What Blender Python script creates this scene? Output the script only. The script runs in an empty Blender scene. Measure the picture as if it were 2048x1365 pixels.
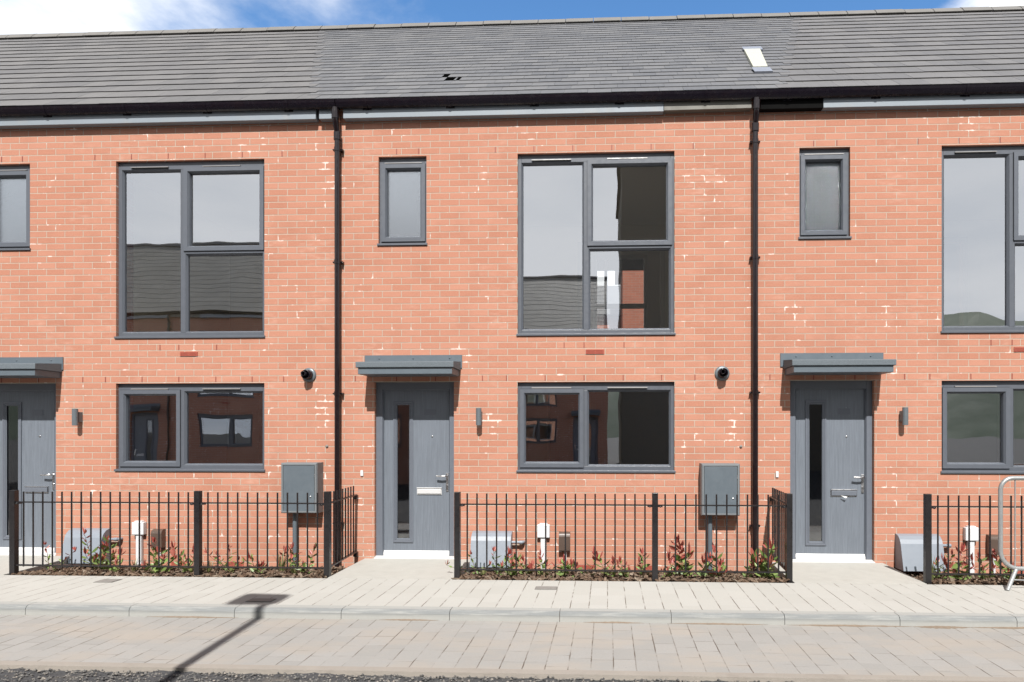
import bpy, math, random
from mathutils import Vector, noise
R = math.radians
sc = bpy.context.scene
COL = sc.collection

# ------------------------------------------------------------------ camera, sky, sun
cam = bpy.data.cameras.new('camera')
cam.lens = 24.01; cam.sensor_width = 36.0; cam.sensor_fit = 'HORIZONTAL'
cam.shift_x = -0.0620; cam.shift_y = 0.0891
cam.clip_start = 0.05; cam.clip_end = 3000
cam_o = bpy.data.objects.new('camera', cam); COL.objects.link(cam_o)
cam_o.location = (0, -7.87, 1.48)
cam_o.rotation_euler = (R(90), 0, math.atan(64 / 1366))
sc.camera = cam_o

SUN_EL, SUN_AZ = 47.5, 5.0            # light travels towards +y and 5 degrees towards -x
sun = bpy.data.lights.new('sun', 'SUN'); sun.energy = 5.0; sun.angle = R(0.5); sun.color = (1.0, 0.965, 0.92)
sun_o = bpy.data.objects.new('sun', sun); COL.objects.link(sun_o)
ldir = Vector((-math.sin(R(SUN_AZ)) * math.cos(R(SUN_EL)), math.cos(R(SUN_AZ)) * math.cos(R(SUN_EL)), -math.sin(R(SUN_EL))))
sun_o.rotation_euler = ldir.to_track_quat('-Z', 'Y').to_euler()
sun_o.location = (2, -20, 20)

sc.view_settings.view_transform = 'Standard'; sc.view_settings.look = 'None'
sc.view_settings.gamma = 1.0; sc.view_settings.exposure = 0.66
sc.cycles.max_bounces = 10; sc.cycles.transparent_max_bounces = 16
sc.cycles.use_denoising = True


class NT:
    """small node-tree helper"""
    def __init__(s, tree):
        s.t = tree; s.n = tree.nodes; s.l = tree.links
    def node(s, typ, **kw):
        n = s.n.new(typ)
        for k, v in kw.items(): setattr(n, k, v)
        return n
    def put(s, sock, v):
        if isinstance(v, bpy.types.NodeSocket): s.l.new(v, sock)
        elif v is not None:
            if sock.type == 'RGBA' and not hasattr(v, '__len__'): v = (v, v, v, 1)
            elif sock.type == 'RGBA' and len(v) == 3: v = (*v, 1)
            sock.default_value = v
    def m(s, op, a, b=None, c=None, clamp=False):
        n = s.node('ShaderNodeMath', operation=op, use_clamp=clamp)
        for i, v in enumerate((a, b, c)):
            if v is not None: s.put(n.inputs[i], v)
        return n.outputs[0]
    def vm(s, op, a, b=None):
        n = s.node('ShaderNodeVectorMath', operation=op)
        s.put(n.inputs[0], a)
        if b is not None: s.put(n.inputs[1], b)
        return n.outputs[0]
    def xyz(s, x, y, z):
        n = s.node('ShaderNodeCombineXYZ')
        for i, v in enumerate((x, y, z)): s.put(n.inputs[i], v)
        return n.outputs[0]
    def sep(s, v):
        n = s.node('ShaderNodeSeparateXYZ'); s.put(n.inputs[0], v); return n.outputs
    def mix(s, f, a, b, typ='MIX'):
        n = s.node('ShaderNodeMix', data_type='RGBA', blend_type=typ)
        s.put(n.inputs['Factor'], f); s.put(n.inputs[6], a); s.put(n.inputs[7], b)
        return n.outputs[2]
    def noise(s, v, scale, detail=4, rough=0.55, out=0, dist=0.0):
        n = s.node('ShaderNodeTexNoise'); s.put(n.inputs['Vector'], v)
        n.inputs['Scale'].default_value = scale; n.inputs['Detail'].default_value = detail
        n.inputs['Roughness'].default_value = rough; n.inputs['Distortion'].default_value = dist
        return n.outputs[out]
    def ramp(s, f, a, b, lo=0.0, hi=1.0, smooth=True):
        n = s.node('ShaderNodeMapRange', interpolation_type='SMOOTHSTEP' if smooth else 'LINEAR')
        s.put(n.inputs[0], f)
        for i, v in enumerate((a, b, lo, hi)): n.inputs[1 + i].default_value = v
        return n.outputs[0]
    def bump(s, h, dist, strength=1.0, nrm=None):
        n = s.node('ShaderNodeBump'); s.put(n.inputs['Height'], h)
        n.inputs['Distance'].default_value = dist; n.inputs['Strength'].default_value = strength
        if nrm is not None: s.put(n.inputs['Normal'], nrm)
        return n.outputs[0]


w = bpy.data.worlds.new('World'); sc.world = w; w.use_nodes = True
g = NT(w.node_tree); g.n.clear()
wout = g.node('ShaderNodeOutputWorld')
sky = g.node('ShaderNodeTexSky', sky_type='NISHITA'); sky.sun_disc = False
sky.sun_elevation = R(SUN_EL); sky.sun_rotation = R(180 - SUN_AZ); sky.air_density = 1.0; sky.dust_density = 0.4; sky.ozone_density = 2.0
hs = g.node('ShaderNodeHueSaturation'); hs.inputs['Saturation'].default_value = 1.22; hs.inputs['Value'].default_value = 1.0
g.put(hs.inputs['Color'], sky.outputs[0])
bg1 = g.node('ShaderNodeBackground'); g.put(bg1.inputs[0], hs.outputs[0]); bg1.inputs[1].default_value = 0.135
tc = g.node('ShaderNodeTexCoord').outputs['Generated']
dx, dy, dz = g.sep(tc)
zz = g.m('ADD', g.m('MAXIMUM', dz, 0.0), 0.12)
cp = g.xyz(g.m('DIVIDE', dx, zz), g.m('DIVIDE', dy, zz), 0.0)
n1 = g.noise(g.vm('ADD', cp, (3.35, 1.2, 0.0)), 1.15, 9, 0.56, dist=0.25)
n2 = g.noise(g.vm('ADD', cp, (7.0, 4.0, 2.0)), 0.5, 4, 0.5)
bias = g.m('ADD', g.m('MULTIPLY', g.m('ADD', dx, 0.12), -0.36), g.m('ADD', g.ramp(dx, 0.34, 0.47, 0.0, 0.34), g.ramp(dz, 0.44, 0.30, 0.0, 0.45)))
back = g.ramp(dy, 0.25, -0.25, 0.0, 0.55)
cm = g.m('ADD', g.m('ADD', n1, bias), back)
mask = g.ramp(cm, 0.50, 0.68)
bg2 = g.node('ShaderNodeBackground')
ccol = g.mix(g.ramp(g.m('ADD', g.m('MULTIPLY', n2, 0.6), g.m('MULTIPLY', n1, 0.4)), 0.36, 0.62), (0.55, 0.585, 0.64), (0.76, 0.765, 0.78))
g.put(bg2.inputs[0], ccol); g.put(bg2.inputs[1], g.ramp(dz, 0.50, 0.62, 1.10, 0.20))   # cloud brightness shaped: strong low down for window reflections, dimmed overhead to limit fill
mx = g.node('ShaderNodeMixShader'); g.put(mx.inputs[0], mask)
g.l.new(bg1.outputs[0], mx.inputs[1]); g.l.new(bg2.outputs[0], mx.inputs[2]); g.l.new(mx.outputs[0], wout.inputs[0])


# ------------------------------------------------------------------ materials
def mat(name):
    m = bpy.data.materials.new(name); m.use_nodes = True
    t = NT(m.node_tree); b = t.n['Principled BSDF']
    t.b = b; t.out = t.n['Material Output']
    t.pos = t.node('ShaderNodeNewGeometry').outputs['Position']
    return m, t

def plain(name, col, rough=0.5, metal=0.0, var=0.06, scale=9.0, bump=0.0, bscale=60.0, spec=0.5, dirt=None):
    m, t = mat(name)
    f = t.noise(t.pos, scale, 5)
    a = tuple(c * (1 - var) for c in col); b = tuple(min(1, c * (1 + var)) for c in col)
    c = t.mix(f, a, b)
    if dirt:
        c = t.mix(t.ramp(t.noise(t.pos, 3.1, 8, 0.65), 0.52, 0.75, 0, dirt[1]), c, dirt[0])
    t.put(t.b.inputs['Base Color'], c)
    t.put(t.b.inputs['Roughness'], t.ramp(t.noise(t.pos, scale * 2.3, 4), 0.3, 0.7, max(0, rough - 0.07), min(1, rough + 0.07)))
    t.b.inputs['Metallic'].default_value = metal
    t.b.inputs['Specular IOR Level'].default_value = spec
    if bump: t.put(t.b.inputs['Normal'], t.bump(t.noise(t.pos, bscale, 4), bump))
    return m

def brick_mat(name, red, red2, mortar, white=0.0):
    m, t = mat(name)
    x, y, z = t.sep(t.pos)
    u = t.m('ADD', t.m('ADD', x, y), 10.896); v = t.m('ADD', z, 0.125)
    wob = t.noise(t.pos, 30, 3, 0.6, out=1)
    p = t.vm('ADD', t.xyz(u, v, 0), t.vm('MULTIPLY', t.vm('SUBTRACT', wob, (0.5, 0.5, 0.5)), (0.006, 0.004, 0)))
    br = t.node('ShaderNodeTexBrick', offset=0.5, offset_frequency=2)
    t.put(br.inputs['Vector'], p)
    br.inputs['Color1'].default_value = (0, 0, 0, 1); br.inputs['Color2'].default_value = (1, 1, 1, 1); br.inputs['Mortar'].default_value = (0, 0, 0, 1)
    for k, val in (('Scale', 1), ('Mortar Size', 0.0048), ('Mortar Smooth', 0.35), ('Bias', 0), ('Brick Width', 0.2265), ('Row Height', 0.0757)):
        br.inputs[k].default_value = val
    rnd = t.sep(br.outputs['Color'])[0]; mort = br.outputs['Fac']
    c = t.mix(rnd, red, red2)
    # faint mottling on the faces of the bricks
    c = t.mix(t.ramp(t.noise(t.pos, 60, 6, 0.7), 0.35, 0.75, 0, 0.30), c, tuple(min(1, k * 1.35) for k in red2))
    c = t.mix(t.ramp(t.noise(t.pos, 2.2, 5, 0.6), 0.45, 0.75, 0, 0.35), c, tuple(k * 0.80 for k in red))
    mc = t.mix(t.noise(t.pos, 14, 5), tuple(k * 0.80 for k in mortar), tuple(min(1, k * 1.15) for k in mortar))
    if white:
        # lime bloom: bright joints here and there and a thin smear on bricks next to them
        pz = t.vm('MULTIPLY', t.pos, (1.0, 1.0, 0.75))
        n = t.noise(pz, 2.6, 3, 0.55); nf = t.noise(t.pos, 9.5, 4, 0.6)
        hot = t.m('ADD', t.m('MULTIPLY', n, 0.45), t.m('MULTIPLY', nf, 0.55))
        # heavier stains: below the flue, beside the lamps, by the right-hand downpipe, low behind the middle railing
        for cx, cz, rx, rz, k in ((-3.30, 1.80, 0.26, 0.42, 0.10), (-1.36, 1.72, 0.26, 0.50, 0.085), (1.28, 4.25, 0.24, 0.50, 0.095), (-0.66, 0.12, 0.40, 0.20, 0.13), (0.02, 0.20, 0.25, 0.10, 0.13), (-4.9, 4.95, 0.5, 0.22, 0.07), (1.45, 1.55, 0.2, 0.4, 0.07), (-3.3, 4.45, 0.22, 0.4, 0.07), (-2.1, 3.3, 0.4, 0.3, 0.05), (4.0, 4.95, 0.6, 0.25, 0.06)):
            q = t.node('ShaderNodeVectorMath', operation='LENGTH')
            t.put(q.inputs[0], t.vm('MULTIPLY', t.vm('SUBTRACT', t.pos, (cx, 0, cz)), (1 / rx, 0, 1 / rz)))
            hot = t.m('ADD', hot, t.ramp(q.outputs['Value'], 0.0, 1.0, k * 0.9, 0.0))
        mc = t.mix(t.ramp(hot, 0.578, 0.62), mc, (0.68, 0.64, 0.59))
        wide = t.node('ShaderNodeTexBrick', offset=0.5, offset_frequency=2)
        t.put(wide.inputs['Vector'], p)
        for k, val in (('Scale', 1), ('Mortar Size', 0.016), ('Mortar Smooth', 1.0), ('Bias', 0), ('Brick Width', 0.2265), ('Row Height', 0.0757)):
            wide.inputs[k].default_value = val
        sm = t.m('MULTIPLY', t.ramp(hot, 0.600, 0.67), t.ramp(t.m('MULTIPLY', wide.outputs['Fac'], t.noise(t.pos, 75, 5, 0.7)), 0.08, 0.34))
        c = t.mix(t.m('MULTIPLY', sm, white), c, (0.78, 0.73, 0.68))
        haze = t.m('MULTIPLY', t.ramp(t.noise(t.pos, 1.3, 6, 0.6), 0.46, 0.72), t.ramp(t.noise(t.vm('MULTIPLY', t.pos, (8, 8, 26)), 1.0, 5, 0.6), 0.42, 0.72, 0, 0.30))
        c = t.mix(haze, c, (0.62, 0.46, 0.38))
    c = t.mix(mort, c, mc)
    t.put(t.b.inputs['Base Color'], c); t.b.inputs['Roughness'].default_value = 0.9
    t.b.inputs['Specular IOR Level'].default_value = 0.2
    h = t.m('SUBTRACT', t.m('MULTIPLY', t.noise(t.pos, 90, 5, 0.7), 0.35), mort)
    t.put(t.b.inputs['Normal'], t.bump(h, 0.004, 0.8))
    return m

def paving_mat(name, ca, cb, wid, length, line_x, joint, cross=0.45, sand=None, cover=0.55):
    m, t = mat(name)
    x, y, z = t.sep(t.pos)
    wob = t.noise(t.pos, 9, 3, 0.6, out=1)
    wx, wy, _ = t.sep(t.vm('MULTIPLY', t.vm('SUBTRACT', wob, (0.5, 0.5, 0.5)), (0.008, 0.008, 0)))
    X = t.m('ADD', t.m('ADD', x, 40 * wid - line_x), wx); Y = t.m('ADD', t.m('ADD', y, 20.0), wy)
    row = t.m('FLOOR', t.m('DIVIDE', X, wid))
    wn = t.node('ShaderNodeTexWhiteNoise', noise_dimensions='1D'); t.put(wn.inputs['W'], row)
    Y = t.m('ADD', Y, t.m('MULTIPLY', wn.outputs[0], length))        # random bond, a new shift in every row
    wn2 = t.node('ShaderNodeTexWhiteNoise', noise_dimensions='2D')
    cell = t.m('FLOOR', t.m('DIVIDE', Y, length))
    t.put(wn2.inputs['Vector'], t.xyz(row, cell, 0))
    fx = t.m('MULTIPLY', t.m('FRACT', t.m('DIVIDE', X, wid)), wid); fy = t.m('MULTIPLY', t.m('FRACT', t.m('DIVIDE', Y, length)), length)
    ex = t.m('MINIMUM', fx, t.m('SUBTRACT', wid, fx)); ey = t.m('MINIMUM', fy, t.m('SUBTRACT', length, fy))
    # some cross joints are tight, some open
    tight = t.ramp(wn2.outputs[0], 0.2, 0.9, 0.35, 1.0)
    jx = t.ramp(ex, 0.0022, 0.0050, 1, 0); jy = t.m('MULTIPLY', t.ramp(ey, 0.0016, 0.0042, 1, 0), t.m('MULTIPLY', tight, cross))
    gap = t.ramp(t.noise(t.pos, 4.2, 6, 0.65), 0.38, cover)
    j = t.m('MULTIPLY', t.m('MAXIMUM', jx, jy), gap)
    c = t.mix(wn2.outputs[0], ca, cb)
    c = t.mix(t.ramp(t.noise(t.pos, 70, 6, 0.75), 0.3, 0.75, 0, 0.35), c, tuple(k * 0.82 for k in ca))
    if sand:
        c = t.mix(t.ramp(t.noise(t.vm('MULTIPLY', t.pos, (0.8, 1.5, 1)), 1.6, 8, 0.62), 0.42, 0.68, 0, 0.75), c, sand)
    c = t.mix(t.ramp(t.noise(t.pos, 1.1, 7, 0.6), 0.5, 0.8, 0, 0.25), c, tuple(k * 0.72 for k in ca))
    c = t.mix(t.ramp(t.noise(t.pos, 26, 2, 0.5), 0.72, 0.76, 0, 0.25), c, tuple(k * 0.5 for k in ca))
    c = t.mix(j, c, joint)
    t.put(t.b.inputs['Base Color'], c); t.b.inputs['Roughness'].default_value = 0.88; t.b.inputs['Specular IOR Level'].default_value = 0.25
    h = t.m('SUBTRACT', t.m('ADD', t.m('MULTIPLY', t.noise(t.pos, 120, 4, 0.7), 0.25), t.m('MULTIPLY', wn2.outputs[0], 0.25)), j)
    t.put(t.b.inputs['Normal'], t.bump(h, 0.004, 0.7))
    return m

def roof_mat(name, ca, cb, island=0.5):
    m, t = mat(name)
    r = t.n.new('ShaderNodeNewGeometry').outputs['Random Per Island']
    c = t.mix(r, ca, cb)
    c = t.mix(t.ramp(t.noise(t.vm('MULTIPLY', t.pos, (3, 1, 1)), 5, 7, 0.7), 0.4, 0.8, 0, 0.4), c, tuple(k * 1.25 for k in cb))
    c = t.mix(t.ramp(t.noise(t.pos, 0.9, 6, 0.6), 0.45, 0.75, 0, 0.35), c, tuple(k * 0.78 for k in ca))
    c = t.mix(t.ramp(t.noise(t.pos, 38, 2, 0.5), 0.74, 0.78, 0, 0.5), c, (0.36, 0.36, 0.33))
    t.put(t.b.inputs['Base Color'], c); t.b.inputs['Roughness'].default_value = 0.72; t.b.inputs['Specular IOR Level'].default_value = 0.35
    t.put(t.b.inputs['Normal'], t.bump(t.noise(t.pos, 55, 5, 0.7), 0.003, 0.6))
    return m

def glass_mat(name, refl, tint, rough=0.0, wave=0.0):
    m, t = mat(name); t.n.remove(t.b)
    tr = t.node('ShaderNodeBsdfTransparent'); t.put(tr.inputs[0], tint)
    gl = t.node('ShaderNodeBsdfGlossy'); gl.inputs['Roughness'].default_value = rough; t.put(gl.inputs[0], (0.93, 0.96, 1.0))
    lw = t.node('ShaderNodeLayerWeight'); lw.inputs[0].default_value = 0.25
    f = t.m('ADD', t.m('MULTIPLY', lw.outputs['Fresnel'], 0.5), refl, clamp=True)
    if wave:
        t.put(gl.inputs['Normal'], t.bump(t.noise(t.pos, 1.3, 2, 0.4), wave))
    mxs = t.node('ShaderNodeMixShader'); t.put(mxs.inputs[0], f)
    t.l.new(tr.outputs[0], mxs.inputs[1]); t.l.new(gl.outputs[0], mxs.inputs[2]); t.l.new(mxs.outputs[0], t.out.inputs[0])
    return m

def frosted_mat(name, refl=0.44, grain=0.0016, fleck=0.5):
    m, t = mat(name)
    t.put(t.b.inputs['Base Color'], t.mix(t.ramp(t.noise(t.pos, 130, 3, 0.6), fleck, fleck + 0.16), (0.016, 0.019, 0.024), (0.035, 0.04, 0.048) if fleck < 0.55 else (0.15, 0.16, 0.17)))
    t.b.inputs['Roughness'].default_value = 0.5; t.b.inputs['Specular IOR Level'].default_value = 0.1
    gl = t.node('ShaderNodeBsdfGlossy'); gl.inputs['Roughness'].default_value = 0.10; t.put(gl.inputs[0], (0.90, 0.95, 1.0))
    t.put(gl.inputs['Normal'], t.bump(t.noise(t.pos, 160, 3, 0.6), grain, 1.0))
    mxs = t.node('ShaderNodeMixShader'); mxs.inputs[0].default_value = refl
    t.l.new(t.b.outputs[0], mxs.inputs[1]); t.l.new(gl.outputs[0], mxs.inputs[2]); t.l.new(mxs.outputs[0], t.out.inputs[0])
    return m

def door_mat(name, col):
    m, t = mat(name)
    gr = t.noise(t.vm('MULTIPLY', t.pos, (90, 20, 3.2)), 1.0, 5, 0.65, dist=0.6)
    c = t.mix(t.ramp(gr, 0.35, 0.7), tuple(k * 0.88 for k in col), tuple(k * 1.10 for k in col))
    c = t.mix(t.ramp(t.noise(t.pos, 32, 2, 0.5), 0.76, 0.79, 0, 0.35), c, (0.42, 0.42, 0.42))
    c = t.mix(t.ramp(t.noise(t.vm('MULTIPLY', t.pos, (1, 1, 0.5)), 2.4, 6, 0.6), 0.5, 0.75, 0, 0.25), c, tuple(k * 1.3 for k in col))
    t.put(t.b.inputs['Base Color'], c); t.b.inputs['Roughness'].default_value = 0.42
    t.put(t.b.inputs['Normal'], t.bump(gr, 0.0025, 0.7))
    return m

def leaf_mat(name, ca, cb):
    m, t = mat(name)
    r = t.n.new('ShaderNodeNewGeometry').outputs['Random Per Island']
    t.put(t.b.inputs['Base Color'], t.mix(r, ca, cb)); t.b.inputs['Roughness'].default_value = 0.38
    t.b.inputs['Transmission Weight'].default_value = 0.0
    tl = t.node('ShaderNodeBsdfTranslucent'); t.put(tl.inputs[0], t.mix(r, cb, ca))
    mxs = t.node('ShaderNodeMixShader'); mxs.inputs[0].default_value = 0.25
    t.l.new(t.b.outputs[0], mxs.inputs[1]); t.l.new(tl.outputs[0], mxs.inputs[2]); t.l.new(mxs.outputs[0], t.out.inputs[0])
    return m

def island_mat(name, cols, rough=0.9, bump=0.0):
    m, t = mat(name)
    r = t.n.new('ShaderNodeNewGeometry').outputs['Random Per Island']
    n = t.node('ShaderNodeValToRGB'); t.put(n.inputs[0], r)
    e = n.color_ramp.elements
    while len(e) < len(cols): e.new(0.5)
    for i, cc in enumerate(cols): e[i].position = i / (len(cols) - 1); e[i].color = (*cc, 1)
    c = t.mix(t.ramp(t.noise(t.pos, 80, 4), 0.3, 0.7, 0, 0.5), n.outputs[0], tuple(k * 0.55 for k in cols[0]))
    t.put(t.b.inputs['Base Color'], c); t.b.inputs['Roughness'].default_value = rough; t.b.inputs['Specular IOR Level'].default_value = 0.2
    if bump: t.put(t.b.inputs['Normal'], t.bump(t.noise(t.pos, 140, 4), bump))
    return m

def kerb_mat(name):
    m, t = mat(name)
    x, y, z = t.sep(t.pos)
    c = t.mix(t.noise(t.vm('MULTIPLY', t.pos, (3, 3, 3)), 2, 8, 0.7), (0.275, 0.280, 0.268), (0.325, 0.325, 0.310))
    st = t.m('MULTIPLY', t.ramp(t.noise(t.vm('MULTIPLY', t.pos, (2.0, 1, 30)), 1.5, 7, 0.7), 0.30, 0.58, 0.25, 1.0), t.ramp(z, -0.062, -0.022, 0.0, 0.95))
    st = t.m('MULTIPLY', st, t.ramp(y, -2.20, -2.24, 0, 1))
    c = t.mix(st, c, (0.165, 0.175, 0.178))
    c = t.mix(t.ramp(t.noise(t.pos, 90, 5, 0.8), 0.4, 0.8, 0, 0.3), c, (0.23, 0.22, 0.2))
    t.put(t.b.inputs['Base Color'], c); t.b.inputs['Roughness'].default_value = 0.9; t.b.inputs['Specular IOR Level'].default_value = 0.2
    t.put(t.b.inputs['Normal'], t.bump(t.noise(t.pos, 130, 5, 0.7), 0.002, 0.7))
    return m

GREY = (0.080, 0.089, 0.106)
M = dict(
    brick=brick_mat('red brick', (0.352, 0.159, 0.106), (0.396, 0.193, 0.134), (0.40, 0.345, 0.285), 0.8),
    brick2=brick_mat('red brick beyond', (0.30, 0.105, 0.07), (0.36, 0.13, 0.085), (0.30, 0.26, 0.22)),
    frame=plain('grey window plastic', GREY, 0.42, var=0.05, bump=0.0006, bscale=140),
    sash=plain('grey sash plastic', tuple(k * 1.08 for k in GREY), 0.38, var=0.05, bump=0.0006, bscale=140),
    dark=plain('black plastic', (0.008, 0.008, 0.010), 0.35, var=0.1),
    seal=plain('black seal', (0.006, 0.006, 0.007), 0.7),
    ventm=plain('trickle vent grey', (0.16, 0.155, 0.155), 0.4),
    door=door_mat('grey grained door', (0.128, 0.146, 0.172)),
    doorframe=plain('grey door frame', (0.108, 0.121, 0.145), 0.45, bump=0.0008, bscale=90),
    steel=plain('brushed steel', (0.62, 0.62, 0.63), 0.28, 1.0, var=0.05),
    whitealu=plain('pale aluminium', (0.50, 0.50, 0.50), 0.42, 0.1, var=0.04),
    white=plain('white plastic', (0.54, 0.555, 0.57), 0.45, var=0.03),
    canopy=plain('blue grey canopy', (0.088, 0.110, 0.130), 0.5, var=0.08, bump=0.0012, bscale=120),
    felt=plain('blue grey mineral felt', (0.105, 0.125, 0.142), 0.85, var=0.25, scale=90, bump=0.004, bscale=160),
    fascia=plain('grey fascia board', (0.195, 0.225, 0.255), 0.5, var=0.08, scale=3, dirt=((0.24, 0.235, 0.225), 0.5)),
    fascia2=plain('olive grey fascia board', (0.12, 0.115, 0.10), 0.6, var=0.1, scale=4),
    board=plain('eaves recess shade', (0.006, 0.006, 0.006), 0.95, spec=0.05),  # near-black colour stands in for the shade of an open eaves recess
    gutter=plain('black gutter plastic', (0.008, 0.006, 0.010), 0.22, var=0.1, dirt=((0.02, 0.012, 0.012), 0.4)),
    pipe=plain('brown black pipe plastic', (0.010, 0.006, 0.007), 0.2, var=0.15),
    tile=roof_mat('grey concrete roof tile', (0.112, 0.111, 0.114), (0.140, 0.137, 0.137)),
    farroof=roof_mat('weathered beige roof tile', (0.215, 0.205, 0.180), (0.260, 0.248, 0.220)),
    slate=roof_mat('blue grey slate', (0.102, 0.105, 0.113), (0.136, 0.137, 0.141)),
    ridge=plain('pale ridge tile', (0.145, 0.140, 0.132), 0.85, var=0.15, scale=5, bump=0.003, bscale=50),
    under=plain('black roof underlay', (0.0015, 0.0015, 0.0015), 1.0, spec=0.0),
    lead=plain('lead flashing', (0.20, 0.215, 0.25), 0.5, var=0.15),
    cream=plain('cream roof panel', (0.42, 0.42, 0.35), 0.6, var=0.05),
    glass=glass_mat('coated window glass', 0.45, (0.97, 0.99, 0.97), wave=0.002),
    glass2=glass_mat('clear window glass', 0.05, (0.88, 0.90, 0.86)),
    doorglass=glass_mat('dark door glass', 0.20, (0.55, 0.55, 0.53), 0.03),
    frost=frosted_mat('obscured glass'),
    frost2=frosted_mat('flecked obscured glass', 0.10, 0.004, 0.63),
    terracotta=plain('red air brick', (0.36, 0.085, 0.055), 0.8, var=0.1),
    weep=plain('red brown weep vent', (0.20, 0.045, 0.030), 0.6),
    meter=plain('grey green meter box', (0.085, 0.105, 0.123), 0.48, var=0.05, bump=0.0008, bscale=90, dirt=((0.115, 0.135, 0.15), 0.4)),
    meterrim=plain('grey meter box rim', (0.140, 0.153, 0.163), 0.5, var=0.06),
    gas=plain('pale grey gas box', (0.195, 0.220, 0.255), 0.42, var=0.04),
    brown=plain('brown plastic', (0.085, 0.060, 0.048), 0.35, var=0.1),
    light=plain('grey lamp body', (0.13, 0.150, 0.165), 0.4, 0.3, var=0.05),
    lens=plain('lamp lens', (0.5, 0.5, 0.48), 0.2),
    rail=plain('black painted steel', (0.012, 0.011, 0.012), 0.33, var=0.2, bump=0.0005),
    galv=plain('galvanised steel', (0.33, 0.34, 0.34), 0.42, 0.55, var=0.14, scale=25, dirt=((0.40, 0.37, 0.33), 0.4)),
    pave=paving_mat('pale block paving', (0.365, 0.360, 0.336), (0.390, 0.385, 0.362), 0.158, 0.317, 0.0, (0.15, 0.132, 0.110), 0.22, None, 0.58),
    setts=paving_mat('sandy block paving', (0.262, 0.256, 0.243), (0.292, 0.284, 0.270), 0.151, 0.228, 0.04, (0.100, 0.078, 0.060), 0.85, (0.305, 0.275, 0.240), 0.66),
    conc=plain('pale smooth concrete', (0.362, 0.357, 0.332), 0.9, var=0.10, scale=7, bump=0.003, bscale=70, spec=0.2, dirt=((0.29, 0.282, 0.258), 0.5)),
    kerb=kerb_mat('grey concrete kerb'),
    sandstrip=plain('sanded edge strip', (0.265, 0.240, 0.212), 0.92, var=0.12, scale=6, bump=0.003, spec=0.2, dirt=((0.21, 0.185, 0.16), 0.6)),
    edging=plain('dark concrete edging', (0.16, 0.155, 0.145), 0.9, var=0.3, scale=8, bump=0.003, spec=0.2),
    soil=plain('dark soil', (0.055, 0.038, 0.026), 0.95, var=0.5, scale=25, bump=0.02, bscale=30, spec=0.1),
    bark=island_mat('bark chip', [(0.04, 0.025, 0.017), (0.12, 0.075, 0.05), (0.20, 0.145, 0.105), (0.09, 0.055, 0.035), (0.27, 0.22, 0.17)], 0.9),
    stone=island_mat('road chipping', [(0.05, 0.05, 0.052), (0.12, 0.118, 0.113), (0.22, 0.205, 0.185), (0.09, 0.09, 0.09), (0.32, 0.285, 0.245)], 0.85),
    asphalt=plain('road binder course', (0.060, 0.060, 0.062), 0.9, var=0.5, scale=60, bump=0.015, bscale=45, spec=0.2, dirt=((0.17, 0.15, 0.125), 0.8)),
    iron=plain('grey cover plate', (0.19, 0.18, 0.168), 0.75, var=0.15, scale=30, bump=0.003, bscale=80),
    dirtm=plain('brown sand', (0.19, 0.15, 0.115), 0.95, var=0.3, scale=30, spec=0.1),
    leafg=leaf_mat('green leaf', (0.07, 0.125, 0.03), (0.22, 0.30, 0.09)),
    leafr=leaf_mat('red leaf', (0.24, 0.035, 0.032), (0.50, 0.17, 0.13)),
    blade=leaf_mat('grass blade', (0.075, 0.11, 0.035), (0.25, 0.25, 0.10)),
    stem=plain('brown stem', (0.11, 0.055, 0.035), 0.7, var=0.3),
    plaster=plain('cream plaster', (0.76, 0.73, 0.63), 0.9, var=0.03),
    ceil=plain('white ceiling', (0.75, 0.74, 0.70), 0.9, var=0.02),
    carpet=plain('beige floor', (0.36, 0.31, 0.25), 0.95, var=0.1),
    darkroom=plain('brown wall', (0.30, 0.24, 0.17), 0.95, var=0.06),
    joinery=plain('white joinery', (0.58, 0.58, 0.53), 0.5, var=0.02),
    hill=plain('wooded hill', (0.055, 0.075, 0.05), 0.95, var=0.3, scale=0.05),
    render=plain('pale render', (0.30, 0.28, 0.25), 0.9, var=0.06),
    clad=plain('brown cladding', (0.13, 0.115, 0.09), 0.85, var=0.1),
    paper=plain('white paper', (0.7, 0.7, 0.68), 0.8),
)


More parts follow.
